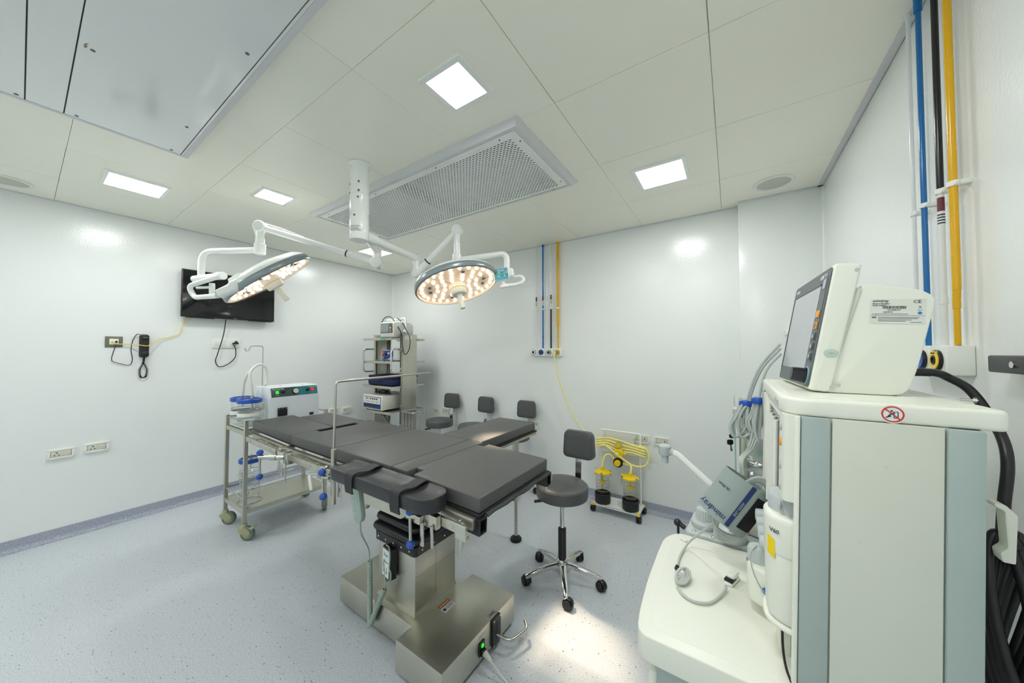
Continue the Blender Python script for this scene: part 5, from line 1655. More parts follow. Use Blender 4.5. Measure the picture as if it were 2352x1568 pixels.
# ---- medical gas pipes and outlets, back wall
yp = YB - .026
M_PLABEL = mat('pipe_label', '#6a2a3c', .5)
def pipe(label, segs, clamp, lab=None, foot=None):
    """segs: list of (material, p0, p1, r)"""
    t = thing('gas_pipe', label, 'gas pipe', segs[-1][2])
    for mm, p0, p1, r in segs:
        obj('tube', cyl(p0, p1, r, n=16), mm, t)
    p, nrm, r = clamp
    p, nrm = Vector(p), Vector(nrm)
    sd = nrm.cross(Vector((0, 0, 1)))
    obj('clamp', join(cyl(p - Vector((0, 0, .007)), p + Vector((0, 0, .007)), r + .0035, n=16), xf(box(-.011, .011, -.006, .006, -.0, .03, .001), zframe(p - nrm * .028, nrm)), xf(box(-.018, .018, -.006, .006, -.003, .003, .001), frame(p, sd, (0, 0, 1)))), M_WPLAST, t)
    if lab:
        (q, h, rr, two) = lab
        obj('sticker', cyl(Vector(q), Vector(q) + Vector((0, 0, h)), rr, n=16), M_PLABEL if two else M_LABEL, t)
        if two:
            obj('sticker', cyl(Vector(q) - Vector((0, 0, h)), Vector(q), rr, n=16), M_LABEL, t)
            for k in range(4):
                obj('sticker_mark', cyl(Vector(q) - Vector((0, 0, h * (.2 + .2 * k) + .004)), Vector(q) - Vector((0, 0, h * (.2 + .2 * k))), rr + .0003, n=16), M_PRINT, t)
    return t
zt, zb_ = CEIL, 1.43
k_ = lambda x: 4.2084 + (x - 4.2084) * (1 - .026 / YB)
xs = [k_(2.46), k_(2.54), k_(2.635), k_(2.714)]
pipe('thin white gas pipe on the back wall, leftmost of four', [(M_PIPEWHITE, (xs[0], yp, zt), (xs[0], yp, zb_), .0075)], ((xs[0], yp, 1.842), (0, -1, 0), .0075), ((xs[0], yp, 1.93), .05, .0079, True))
pipe('blue gas pipe on the back wall', [(M_PIPEBLUE, (xs[1], yp, zt), (xs[1], yp, zb_), .008), (M_PIPEBLUE, (xs[1], yp, zt), (xs[1], yp, zt - .02), .012), (M_PIPEBLUE, (xs[1], yp, 1.545), (xs[1], yp, 1.56), .0095)], ((xs[1], yp, 1.845), (0, -1, 0), .008), ((xs[1], yp, 1.935), .05, .0084, True))
pipe('gas pipe on the back wall, white above and black below its clamp', [(M_PIPEWHITE, (xs[2], yp, zt), (xs[2], yp, 1.85), .0078), (M_PIPEBLACK, (xs[2], yp, 1.85), (xs[2], yp, zb_), .0085), (M_PIPEBLACK, (xs[2], yp, 1.545), (xs[2], yp, 1.56), .0098)], ((xs[2], yp, 1.848), (0, -1, 0), .0078), ((xs[2], yp, 1.94), .05, .0082, True))
pipe('yellow gas pipe on the back wall, thicker in its upper part', [(M_PIPEYEL, (xs[3], yp, zt), (xs[3], yp, 1.655), .0135), (M_PIPEYEL, (xs[3], yp, 1.655), (xs[3] + .001, yp, 1.635), .0085), (M_PIPEYEL, (xs[3] + .001, yp, 1.64), (xs[3] + .004, yp, zb_), .0085), (M_PIPEYEL, (xs[3] + .002, yp, 1.545), (xs[3] + .002, yp, 1.56), .0105)], ((xs[3], yp, 1.846), (0, -1, 0), .0135))
def outlet(label, F, loc, ring, core, yaw=False, width=.084, letter=None):
    t = thing('gas_outlet', label, 'gas outlet', loc, 0)
    obj('box', xf(box(-width / 2, width / 2, -.041, .041, 0, .05, .005), F), M_WPLAST, t)
    rg = obj('ring', xf(lathe([(.026, .05), (.027, .053), (.025, .06), (.014, .06), (.012, .054), (0, .054)], 32, None, False), F), ring, t)
    obj('rim', xf(lathe([(.028, .0495), (.0285, .056), (.0262, .058)], 32, None, False), F), M_BLACK, rg)
    obj('valve_bore', xf(lathe([(.0125, .0545), (.0125, .0612), (.009, .0612), (.008, .056), (0, .056)], 24, None, False), F), M_BLACK, rg)
    if letter:
        text(letter, .0055, M_PRINT, rg, F @ Matrix.Translation((0, .019, .0602)))
    return t
for i, (mm, lab) in enumerate(((M_PRINTW, 'gas outlet with white ring on the back wall'), (M_LIDBLUE, 'gas outlet with blue ring on the back wall'), (M_GREY, 'gas outlet with black-and-white ring on the back wall'), (M_YELLOW, 'gas outlet with yellow ring on the back wall, hose plugged in'))):
    x = 2.452 + .0915 * i
    outlet(lab, BW(x, 1.391), (x, YB, 1.35), mm, M_BLACK, width=.086 if i < 3 else .088)
hp = [(2.728, 3.035, 1.391), (2.726, 3.0, 1.385), (2.722, 2.99, 1.35), on_y(1280, 858, 3.0), on_y(1297, 910, 3.01), on_y(1319, 957, 3.01), on_y(1345, 992, 3.0), on_y(1362, 1008, 2.985)]
hs = thing('vacuum_hose', 'pale yellow vacuum hose running from the wall outlet down to the suction stand', 'hose', hp[-1])
obj('hose_run', tube(hp, .0062, 10, 6), M_HOSE, hs)
obj('probe', cyl((2.728, 3.044, 1.391), (2.728, 3.012, 1.391), .009, n=14, b=.002), M_SATIN, hs)

# ---- medical gas pipes and outlets, right wall
xp = XR - .028
ys = [1.622, 1.553, 1.457, 1.392]
zb_ = 1.427
pipe('white gas pipe on the right wall, farthest from the camera', [(M_PIPEWHITE, (xp, ys[0], CEIL), (xp, ys[0], zb_), .0055), (M_PIPEWHITE, (xp, ys[0], CEIL), (xp, ys[0], CEIL - .015), .009)], ((xp, ys[0], 1.86), (-1, 0, 0), .0055))
pipe('blue gas pipe on the right wall above the monitor', [(M_PIPEBLUE, (xp, ys[1], CEIL), (xp, ys[1], zb_), .0066), (M_PIPEBLUE, (xp, ys[1], CEIL), (xp, ys[1], CEIL - .05), .0095)], ((xp, ys[1], 1.862), (-1, 0, 0), .0066))
pipe('gas pipe on the right wall, black above and white below its clamp', [(M_PIPEBLACK, (xp, ys[2], CEIL), (xp, ys[2], 1.866), .0072), (M_PIPEWHITE, (xp, ys[2], 1.87), (xp, ys[2], zb_), .0066), (M_PIPEWHITE, (xp, ys[2], 1.545), (xp, ys[2], 1.562), .008)], ((xp, ys[2], 1.868), (-1, 0, 0), .0068), ((xp, ys[2], 1.81), .04, .007, True))
pipe('thick yellow gas pipe on the right wall, nearest the camera', [(M_PIPEYEL, (xp, ys[3], CEIL), (xp, ys[3], 1.575), .0082), (M_PIPEYEL, (xp, ys[3], 1.578), (xp, ys[3] + .004, 1.545), .0075), (M_PIPEYEL, (xp, ys[3] + .003, 1.555), (xp, ys[3] + .004, zb_), .0062), (M_PIPEYEL, (xp, ys[3] + .003, 1.525), (xp, ys[3] + .003, 1.545), .0076)], ((xp, ys[3], 1.862), (-1, 0, 0), .0082))
for i, (mm, lab) in enumerate(((M_YELLOW, 'gas outlet with yellow ring on the right wall behind the monitor'), (M_LIDBLUE, 'gas outlet with dark blue ring on the right wall, half hidden by the monitor'), (M_PRINTW, 'white-ringed gas outlet on the right wall, hidden behind the monitor'))):
    y = 1.434 + .0895 * i
    outlet(lab, RW(y, 1.386), (XR, y, 1.345), mm, M_BLACK, width=.088, letter='VACUUM' if i == 0 else None)
# black door-rail bracket at the right frame edge, white sensor on the pier
t = thing('rail_bracket', 'black metal bracket on the right wall at the picture edge', 'bracket', (XR, 1.15, 1.38))
obj('arm', box(XR - .045, XR, 1.0, 1.235, 1.364, 1.402, .004), M_BLACK, t)
obj('bolt', cyl((XR - .048, 1.15, 1.383), (XR - .044, 1.15, 1.383), .007, n=14), M_CHROME, t)
tag(obj('wall_sensor', box(4.52, 4.62, PY0 - .05, PY0, 1.52, 1.555, .006), M_WPLAST), 'small white sensor on the pier, showing just left of the monitor', 'sensor')
# ================================================================== ANAESTHESIA MACHINE
AM = thing('anaesthesia_machine', 'large ivory anaesthesia machine with worktop and grey-blue trimmed tower at right', 'anaesthesia machine', (4.3, 1.03, 0))
def shear(bm):
    for v in bm.verts:
        v.co.x -= .028 * (1.29 - v.co.z)
    return bm
# worktop: softly rounded slab
wo = [(4.027, .762), (4.018, .83), (4.012, .95), (4.012, 1.10), (4.015, 1.19), (4.048, 1.249), (4.13, 1.247), (4.31, 1.24), (4.31, .762)]
obj('worktop', prism(rpoly(wo, [.03, .02, .03, .03, .03, .03, .01, .005, .005], 5), .744, .80, .013, 4), M_IVORY, AM)
ins = [(4.052, .79), (4.043, .84), (4.038, .95), (4.038, 1.10), (4.041, 1.185), (4.06, 1.222), (4.13, 1.22), (4.30, 1.213), (4.30, .79)]
obj('worktop_inlay', prism(rpoly(ins, .02, 4), .7995, .8008, .0006, 1), M_IVORY, AM)
# cabinet below
obj('cabinet', box(4.06, 4.50, .785, 1.235, .13, .745, .015, 3), M_GREYBLUE, AM)
for z0, z1 in ((.52, .70), (.33, .51), (.15, .32)):
    d_ = obj('drawer', box(4.042, 4.064, .80, 1.22, z0, z1, .008, 2), M_IVORY, AM)
    obj('drawer_pull', box(4.030, 4.044, .93, 1.09, z1 - .045, z1 - .02, .005), M_GREY, d_)
obj('side_band', box(4.06, 4.30, .781, .787, .60, .66, .002), M_IVORY, AM)
obj('push_handle', tube(fillet([(4.14, .79, .735), (4.14, .765, .70), (4.14, .765, .60), (4.14, .79, .56)], .02, 5), .011, 14), M_GREY, AM)
obj('wheel_base', box(4.03, 4.52, .775, 1.245, .085, .135, .02, 3), M_GREY, AM)
for x, y in ((4.07, .82), (4.47, .82), (4.07, 1.2), (4.47, 1.2)):
    obj('caster', join(cyl((x, y - .016, .05), (x, y + .016, .05), .05, n=24, b=.008), box(x - .02, x + .02, y - .02, y + .02, .06, .09, .004)), M_DGREY, AM)
# tower with its side panels
TY = .80
obj('tower_core', shear(box(4.312, 4.520, TY + .006, 1.24, .745, 1.292)), M_IVORY2, AM)
obj('tower_side_panel', shear(box(4.3545, 4.4825, TY, TY + .01, .60, 1.292, .002)), M_IVORY2, AM)
obj('tower_trim', shear(box(4.3125, 4.3525, TY - .002, TY + .01, .60, 1.292, .003)), M_GREYBLUE, AM)
obj('tower_trim', shear(box(4.4845, 4.5225, TY - .002, TY + .03, .60, 1.292, .004)), M_GREYBLUE, AM)
obj('tower_edge', shear(box(4.3045, 4.3118, TY - .004, TY + .012, .60, 1.292, .003)), M_IVORY, AM)
obj('tower_skirt', shear(box(4.305, 4.5225, TY + .002, 1.235, .13, .70)), M_GREYBLUE, AM)
for x, y, z in ((4.39, TY, 1.09), (4.455, TY, 1.10), (4.42, TY, 1.22)):
    obj('panel_plug', shear(cyl((x, y - .0003, z), (x, y - .0001, z), .0026, n=12)), M_IVORY2, AM)
# instrument front of the tower: rounded ivory pillar, flow tubes, lamps
obj('front_pillar', shear(prism(rpoly([(4.288, TY + .006), (4.313, TY + .004), (4.313, TY + .07), (4.288, TY + .07)], [.018, .004, .002, .006], 5), 1.13, 1.292)), M_IVORY, AM)
obj('front_panel', shear(box(4.294, 4.312, TY + .07, 1.22, .80, 1.285, .002)), M_IVORY, AM)
obj('front_pillar', shear(prism(rpoly([(4.286, 1.17), (4.313, 1.17), (4.313, 1.235), (4.286, 1.235)], .01, 4), .80, 1.29)), M_IVORY, AM)
obj('flow_window', shear(box(4.2925, 4.2945, .90, 1.13, 1.02, 1.27)), M_SCREEN, AM)
for i in range(4):
    y = .93 + .05 * i
    obj('flow_tube', shear(cyl((4.289, y, 1.03), (4.289, y, 1.26), .0055, n=12)), M_CLEARHOSE, AM)
    obj('flow_knob', shear(cyl((4.292, y, .985), (4.262, y, .985), .017, .015, 24, .003)), M_GREY, AM)
for z, mm in ((1.235, M_ORANGE), (1.19, M_GREY), (1.15, M_GREY), (1.11, M_GREY), (1.265, M_GREY)):
    obj('front_key', shear(cyl((4.2885, .835, z), (4.2855, .835, z), .0085, n=18, b=.001)), mm, AM)
obj('steel_upright', join(cyl((4.289, 1.255, .80), (4.289, 1.255, 1.293), .0055, n=14), cyl((4.300, 1.262, .80), (4.300, 1.262, 1.293), .005, n=14)), M_CHROME, AM)
# top shelf
tp = [(4.286, .835), (4.312, .803), (4.548, .806), (4.553, 1.30), (4.288, 1.30)]
obj('top_shelf', prism(rpoly(tp, [.014, .02, .014, .01, .012], 5), 1.292, 1.3235, .006, 3), M_IVORY, AM)
obj('top_shelf_mat', prism(rpoly([(4.305, .86), (4.33, .825), (4.53, .828), (4.535, 1.28), (4.306, 1.28)], .01, 4), 1.3232, 1.3245, .0005, 1), M_IVORY, AM)
text('mindray', .018, M_GREY, AM, frame((4.2855, .90, 1.308), (0, -1, 0), (0, 0, 1)))
# no-leaning pictogram
PS = frame(tuple(on_y(2050, 951, .8045)), (1, .012, 0), (0, 0, 1))
pg = obj('warning_sticker', xf(lathe([(0, 0), (.0152, 0), (.0152, .0006), (0, .0006)], 36, None, False), PS), M_LABEL, AM)
obj('prohibition_ring', xf(join(lathe([(.0132, .0005), (.0132, .0011), (.0112, .0011), (.0112, .0005)], 36, None, False), xf(box(-.0118, .0118, -.0009, .0009, .001, .0014), Matrix.Rotation(-PI / 4, 4, 'Z'))), PS), M_RED, pg)
fg = [box(.001, .0065, -.0065, -.0055, .0005, .001), box(.001, .0018, -.006, .0045, .0005, .001), box(.0055, .0065, -.006, .0045, .0005, .001), box(.001, .0065, .0038, .0046, .0005, .001),
      xf(box(-.004, .004, -.0009, .0009, .0005, .001), Matrix.Translation((-.003, -.001, 0)) @ Matrix.Rotation(.9, 4, 'Z')), xf(box(-.0035, .0035, -.0008, .0008, .0005, .001), Matrix.Translation((-.005, -.0045, 0)) @ Matrix.Rotation(.4, 4, 'Z')),
      xf(box(-.003, .003, -.0006, .0006, .0005, .001), Matrix.Translation((0, .002, 0)) @ Matrix.Rotation(-.1, 4, 'Z')), cyl((-.001, .0055, .0005), (-.001, .0055, .001), .0014, n=10)]
obj('pictogram', xf(join(*fg), PS), M_PRINT, pg)
# ventilator housing hung on the front of the tower
VX, VY = 4.290, .868
hull = rpoly([(VX - .030, VY - .03), (VX - .004, VY - .052), (4.322, VY - .052), (4.322, VY + .052), (VX - .004, VY + .052), (VX - .030, VY + .03)], .025, 6)
vh = obj('vaporiser_housing', prism(hull, .888, 1.066, .01, 3), M_IVORY, AM)
obj('housing_cap', prism(rpoly([(VX - .031, VY - .031), (VX - .004, VY - .054), (4.322, VY - .054), (4.322, VY + .054), (VX - .004, VY + .054), (VX - .031, VY + .031)], .025, 6), 1.01, 1.092, .016, 4), M_IVORY, vh)
obj('housing_skirt', prism(rpoly([(VX - .035, VY - .032), (VX - .004, VY - .058), (4.322, VY - .058), (4.322, VY + .058), (VX - .004, VY + .058), (VX - .035, VY + .032)], .025, 6), .880, .888, .003, 2), M_IVORY, vh)
obj('dial', lathe([(.04, 1.09), (.04, 1.118), (.036, 1.124), (0, 1.124)], 36, Matrix.Translation((4.306, VY + .006, 0)), False), M_GREY, vh)
obj('dial_lock', cyl((VX - .016, VY, 1.09), (VX - .016, VY, 1.11), .006, n=14, b=.001), M_IVORY, vh)
obj('yellow_sticker', xf(prism([(-.007, -.016), (.007, -.022), (.007, .014), (-.007, .020)], 0, .0006), frame((VX - .0225, VY - .038, 1.03), (.72, -.69, 0), (0, 0, 1))), M_YELLOW, vh)
text('V60', .012, M_DGREY, vh, frame((VX - .018, VY - .0435, 1.062), (.72, -.69, 0), (0, 0, 1)))
obj('housing_joint', box(4.312, 4.3135, VY - .0525, VY - .0615, .853, .985), M_DGREY, vh)
# pressure-valve box with its angled knob
ap = obj('valve_box', prism(rpoly([(4.232, .965), (4.262, .945), (4.30, .945), (4.30, 1.03), (4.232, 1.03)], .012, 4), .828, .912, .008, 3), M_IVORY, AM)
kn = zframe((4.256, .992, .908), (-.12, -.05, 1))
obj('valve_collar', lathe([(.025, 0), (.025, .003), (.021, .004)], 28, kn), M_DGREY, ap)
obj('valve_knob', lathe([(.0225, .003), (.0225, .012), (.018, .036), (.016, .038), (0, .038)], 32, kn, False), M_GREY, ap)
obj('valve_sticker', xf(box(-.0115, .0115, -.0105, .0105, 0, .0005), frame((4.266, .9446, .872), (1, 0, 0), (0, 0, 1))), M_LABEL, ap)
obj('sticker_disc', xf(lathe([(.0085, .0005), (.0085, .0009), (0, .0009)], 24, None, False), frame((4.266, .9446, .872), (1, 0, 0), (0, 0, 1))), M_PRINTB, ap)
obj('sensor_line', tube([(4.252, .985, .95), (4.24, .965, .94), (4.238, .95, .925), (4.245, .942, .90), (4.258, .94, .875), (4.275, .938, .862)], .0012, 6, 5), M_GREYBLUE, ap)
obj('thin_black_cable', tube([(4.285, .86, .885), (4.284, .85, .83), (4.287, .83, .803), (4.294, .79, .803), (4.302, .765, .803)], .0022, 8, 5), M_BCABLE, AM)
# breathing circuit block behind the worktop
bb = obj('circuit_block', prism(rpoly([(4.068, 1.256), (4.30, 1.252), (4.30, 1.43), (4.082, 1.435)], .02, 5), .762, .808, .006, 3), M_GREY, AM)
obj('block_pillar', box(4.12, 4.30, 1.28, 1.42, .70, .765, .006), M_GREY, AM)
def ribbed_cap(x, y, z, r, h):
    bm = bmesh.new()
    n = 44
    rows = []
    for zz, k in ((0, 1.0), (h * .88, .94), (h, .88)):
        rows.append([bm.verts.new((x + (r * k - (.0018 if i % 2 else 0)) * math.cos(2 * PI * i / n), y + (r * k - (.0018 if i % 2 else 0)) * math.sin(2 * PI * i / n), z + zz)) for i in range(n)])
    for a, b in zip(rows, rows[1:]):
        for i in range(n):
            bm.faces.new((a[i], a[(i + 1) % n], b[(i + 1) % n], b[i]))
    bm.faces.new(rows[-1])
    bmesh.ops.recalc_face_normals(bm, faces=bm.faces)
    return bm
obj('valve_cap', join(ribbed_cap(4.122, 1.325, .832, .027, .034), lathe([(.038, .808), (.04, .812), (.04, .824), (.034, .83), (.03, .833), (0, .833)], 36, Matrix.Translation((4.122, 1.325, 0)), False)), M_GREY, bb)
obj('valve_dome', lathe([(.045, .808), (.046, .818), (.038, .826), (.036, .838), (.03, .842), (0, .843)], 36, Matrix.Translation((4.196, 1.29, 0)), False), M_GREY, bb)
obj('dome_window', cyl((4.2, 1.30, .84), (4.2, 1.30, .862), .014, n=20), M_DGREY, bb)
obj('hose_port', cyl((4.235, 1.35, .808), (4.235, 1.35, .90), .017, n=22, b=.002), M_GREY, bb)
for x, y in ((4.095, 1.272), (4.15, 1.262), (4.252, 1.27), (4.10, 1.415), (4.17, 1.42)):
    obj('block_screw', lathe([(.006, .808), (.006, .811), (.003, .812), (0, .812)], 12, Matrix.Translation((x, y, 0)), False), M_CHROME, bb)
obj('bellows_dome', lathe([(.047, .808), (.047, .97), (.043, 1.0), (.03, 1.012), (0, 1.015), (0, 1.011), (.029, 1.008), (.041, .998), (.0445, .968), (.0445, .808)], 40, Matrix.Translation((4.272, 1.372, 0)), False), M_GLASS, bb)
obj('bellows_disc', lathe([(.04, .812), (.042, .83), (.042, .85), (.038, .856), (0, .858)], 36, Matrix.Translation((4.272, 1.372, 0)), False), M_BEIGE, bb)
text('900', .014, M_PRINTW, bb, frame((4.243, 1.331, .925), (.8, -.6, 0), (0, 0, 1)))
obj('bag_hook', join(cyl((4.066, 1.29, .80), (4.048, 1.295, .808), .008, n=14, b=.002), sphere((4.042, 1.296, .81), .0125, 14), cyl((4.044, 1.295, .80), (4.044, 1.295, .765), .004, n=10)), M_BLACK, bb)
# reservoir-bag arm
ae = on_y(1527, 1026, 1.45)
ba = obj('bag_arm', tube(fillet([(4.235, 1.40, .80), (4.235, 1.40, .86), (4.17, 1.42, .895), on_y(1556, 1042, 1.45), ae + Vector((.012, -.002, -.014))], .04, 8), .0115, 16), M_WHITE, AM)
obj('arm_fitting', join(lathe([(.021, -.03), (.023, -.026), (.023, .004), (.019, .008), (0, .008)], 28, Matrix.Translation(ae), False), cyl(ae - Vector((0, 0, .028)), ae - Vector((0, 0, .062)), .0135, .0125, 24, .001), cyl(ae - Vector((0, 0, .012)), ae + Vector((.03, .0, -.016)), .013, n=20)), M_GREY, ba)
# rear cable hook
obj('cable_hook', xf(prism(rpoly([(-.006, -.045), (.008, -.045), (.012, .035), (.0, .05), (-.012, .052), (-.012, .045), (-.002, .04), (.0, -.02), (-.008, -.03)], .003, 3), -.012, .012, .002), frame((4.585, .93, 1.105), (1, 0, 0), (0, 0, 1))), M_IVORY, AM)

# ================================================================== PATIENT MONITOR
a3 = math.radians(3.2)
MF = Matrix.Translation((4.343, .929, 1.3255)) @ Matrix.Rotation(a3, 4, 'Z')      # x: depth, y: along the screen, z: up
MW = .325
t = thing('patient_monitor', 'white patient monitor with dark grey screen bezel on the machine top', 'patient monitor', (4.45, 1.08, 1.325))
SX = MF @ Matrix(((1, 0, 0, 0), (0, 0, 1, 0), (0, 1, 0, 0), (0, 0, 0, 1)))        # profile plane (depth, up) extruded along y
hs_ = obj('front_frame', prism(rpoly([(0, .004), (.046, .268), (.087, .262), (.034, 0)], [.006, .008, .006, .01], 4), 0, MW, .007, 3, m=SX), M_IVORY, t)
obj('rear_housing', prism(rpoly([(.03, 0), (.086, .222), (.166, .203), (.185, .186), (.158, .05), (.142, 0)], [.004, .012, .02, .02, .02, .02], 4), .006, MW - .006, .008, 3, m=SX), M_IVORY, t)
obj('foot_pads', join(*[xf(box(x, x + .02, y, y + .02, -.002, .004, .001), MF) for x in (.03, .115) for y in (.02, MW - .04)]), M_RUBBER, t)
slope = Vector((.046, 0, .264)).normalized()
FM = MF @ frame((.023 - .0006, MW / 2, .136), (0, -1, 0), slope)                   # z out of the screen
bz = obj('bezel', xf(prism(rrect(-MW / 2 + .006, MW / 2 - .006, -.129, .128, .01), 0, .0016), FM), M_DGREY, t)
obj('display', xf(box(-.14, .104, -.094, .096, .0015, .0022), FM), M_LCD, bz)
obj('display_shadow_gap', xf(join(box(-.143, -.14, -.097, .099, .0015, .003), box(-.143, .107, .096, .099, .0015, .003)), FM), M_BLACK, bz)
obj('key_strip', xf(prism(rrect(.114, .146, -.075, .112, .006), .0015, .0024), FM), M_DGREY, bz)
for y, mm in ((.03, M_ORANGE), (.005, M_ORANGE), (-.019, M_DGREY), (-.041, M_DGREY), (-.063, M_DGREY)):
    kx = obj('key', xf(box(.12, .141, y - .008, y + .008, .0022, .005, .0015), FM), mm if y != .005 else M_ORANGE, bz)
    if y < .01:
        obj('key_mark', xf(box(.124, .137, y - .005, y + .005, .005, .0053), FM) if y == .005 else xf(box(.128, .133, y - .003, y + .003, .005, .0053), FM), M_DGREY if y == .005 else M_PRINTW, bz)
obj('alarm_lamp', xf(box(.121, .14, .085, .106, .0024, .0034, .001), FM), mat('pale_lamp', '#a9b6c4', .2), bz)
text('mindray', .012, M_PRINTW, bz, FM @ Matrix.Translation((-.12, .114, .0018)), shear=.2)
text('uMEC12', .013, M_PRINTW, bz, FM @ Matrix.Translation((.108, .114, .0018)), shear=.2)
kb = FM @ Matrix.Translation((.128, -.106, .0016))
obj('knob_ring', xf(lathe([(.0205, 0), (.0205, .002), (.0185, .002), (.0185, 0)], 32, None, False), kb), mat('cyan_ring', '#8fc3cf', .3), bz)
obj('rotary_knob', xf(lathe([(.0165, 0), (.0155, .018), (.0145, .026), (0, .027)], 32, None, False), kb), M_BLACK, bz)
NS = MF @ frame((0, -.0003, 0), (1, 0, 0), (0, 0, 1))                               # near side, z out towards the camera
obj('power_button', xf(lathe([(.0085, 0), (.0085, .0012), (.0072, .0016), (0, .0016)], 28, Matrix.Diagonal((1.35, 1, 1, 1)), False), NS @ Matrix.Translation((.036, .082, 0))), mat('pale_green_button', '#b9cbbf', .35), t)
text('o/o', .0065, M_GREY, t, NS @ Matrix.Translation((.036, .082, .0018)))
obj('side_vent', xf(prism(rpoly([(.041, .07), (.047, .068), (.085, .212), (.079, .216)], .002, 3), -.0055, -.0045), NS), M_IVORY2, t)
sk = Matrix.Rotation(-.10, 4, 'Z')
NL = MF @ frame((0, .0058, 0), (1, 0, 0), (0, 0, 1)) @ Matrix.Translation((.133, .163, 0)) @ Matrix.Rotation(-.06, 4, 'Z')
lb = obj('rating_label', xf(box(-.037, .037, -.024, .024, 0, .0004), NL), mat('label_grey_white', '#d9ddd4', .45), t)
text('mindray', .0068, M_PRINT, lb, NL @ Matrix.Translation((-.034, .0205, .0005)), align='LEFT', shear=.15)
text('Patient Monitor', .0038, M_PRINT, lb, NL @ Matrix.Translation((-.034, .015, .0005)), align='LEFT')
text('Model: uMEC12', .003, M_PRINT, lb, NL @ Matrix.Translation((-.034, .0115, .0005)), align='LEFT')
text('CE', .0085, M_PRINT, lb, NL @ Matrix.Translation((.026, .0185, .0005)))
xx = -.02
bars = []
while xx < .012:
    w = random.choice((.0003, .0006, .0009))
    bars.append(box(xx, xx + w, .005, .0105, .0004, .0006))
    xx += w + random.choice((.0004, .0007))
obj('barcode', xf(join(*bars), NL), M_BLACK, lb)
text('KQ-27081779', .003, M_PRINT, lb, NL @ Matrix.Translation((-.004, .0026, .0005)))
text('2022-07-18', .0028, M_PRINT, lb, NL @ Matrix.Translation((-.012, -.0015, .0005)))
for i, (x0_, x1_, y_) in enumerate(((-.034, .015, -.0052), (-.036, .036, -.008), (-.025, .03, -.0115), (-.025, .028, -.0138), (-.025, .02, -.0165), (-.025, .012, -.019), (.018, .033, -.021))):
    obj('printed_line', xf(box(x0_, x1_, y_ - .0004, y_ + .0004 if i != 1 else y_ + .0001, .0004, .0006), NL), M_PRINT, lb)
obj('maker_mark', xf(prism([(-.034, -.013), (-.028, -.013), (-.028, -.0095), (-.03, -.0115), (-.032, -.0105), (-.034, -.0115)], .0004, .0006), NL), M_PRINT, lb)
obj('round_mark', xf(lathe([(.0028, .0004), (.0028, .0007), (0, .0007)], 20, None, False), NL @ Matrix.Translation((.03, -.003, 0))), M_PRINTB, lb)
obj('bin_mark', xf(join(*[xf(box(-.0032, .0032, -.0003, .0003, .0004, .0006), Matrix.Translation((.03, .008, 0)) @ Matrix.Rotation(a, 4, 'Z')) for a in (.9, -.9)], box(.0265, .0335, .0022, .0029, .0004, .0006)), NL), M_PRINT, lb)
for x, z in ((.036, .012), (.046, .016), (.078, .25)):
    obj('case_screw', xf(lathe([(.0038, 0), (.0038, .0006), (0, .0003)], 14, None, False), NS @ Matrix.Translation((x, z, -.0002))), M_GREY, t)
# small loose screw and power lead on the machine top
tag(obj('loose_screw', join(cyl((4.535, .905, 1.3285), (4.553, .9, 1.3285), .002, n=10), cyl((4.548, .9015, 1.3285), (4.552, .9, 1.3285), .0045, n=12)), M_SATIN), 'small loose screw lying on the machine top beside the monitor', 'screw')
t = thing('mains_lead', 'thick black mains lead with moulded plug running from the monitor down behind the machine', 'cable', (4.56, 1.02, 1.33))
pa = MF @ Vector((.158, .10, .045)); pb = MF @ Vector((.183, .098, .043))
obj('plug', join(cyl(pa, pb, .0105, n=18, b=.002), cyl(pb, pb + (pb - pa) * 1.1, .009, .0065, 16, .001)), M_BLACK, t)
obj('plug_band', cyl(pa + (pb - pa) * .55, pa + (pb - pa) * .65, .0108, n=18), M_IVORY, t)
obj('lead', tube([pb, MF @ Vector((.215, .095, .042)), (4.575, 1.05, 1.357), (4.60, 1.05, 1.335), (4.615, 1.03, 1.29), (4.612, .985, 1.25), (4.606, .962, 1.21), (4.598, .955, 1.15), (4.595, .955, 1.10)], .0075, 12, 6), M_BCABLE, t)
t = thing('cable_coil', 'coil of black cables hanging on the hook behind the machine', 'cable', (4.6, .95, .9))
for k in range(6):
    ph = .35 * k
    P = []
    for i in range(14):
        a = 2 * PI * i / 14
        P.append((4.592 + .019 * math.sin(a * 1 + ph) * (1 + .12 * k) + .004 * k, .955 + .03 * math.cos(a + .3 * k) + .008 * (k - 3), .975 + (.118 + .006 * (k % 3)) * math.cos(a) - .006 * k))
    obj('loop', tube(P, .0075, 10, 4, True), M_BCABLE, t)
tag(obj('floor_cable', tube([(4.60, .95, 1.08), (4.63, .97, 1.06), (4.68, 1.0, 1.0), (4.72, 1.02, .9), (4.728, 1.05, .6), (4.725, 1.1, .2), (4.70, 1.15, .05)], .007, 10, 6), M_BCABLE), 'black cable running from the coil hook to the right wall', 'cable')

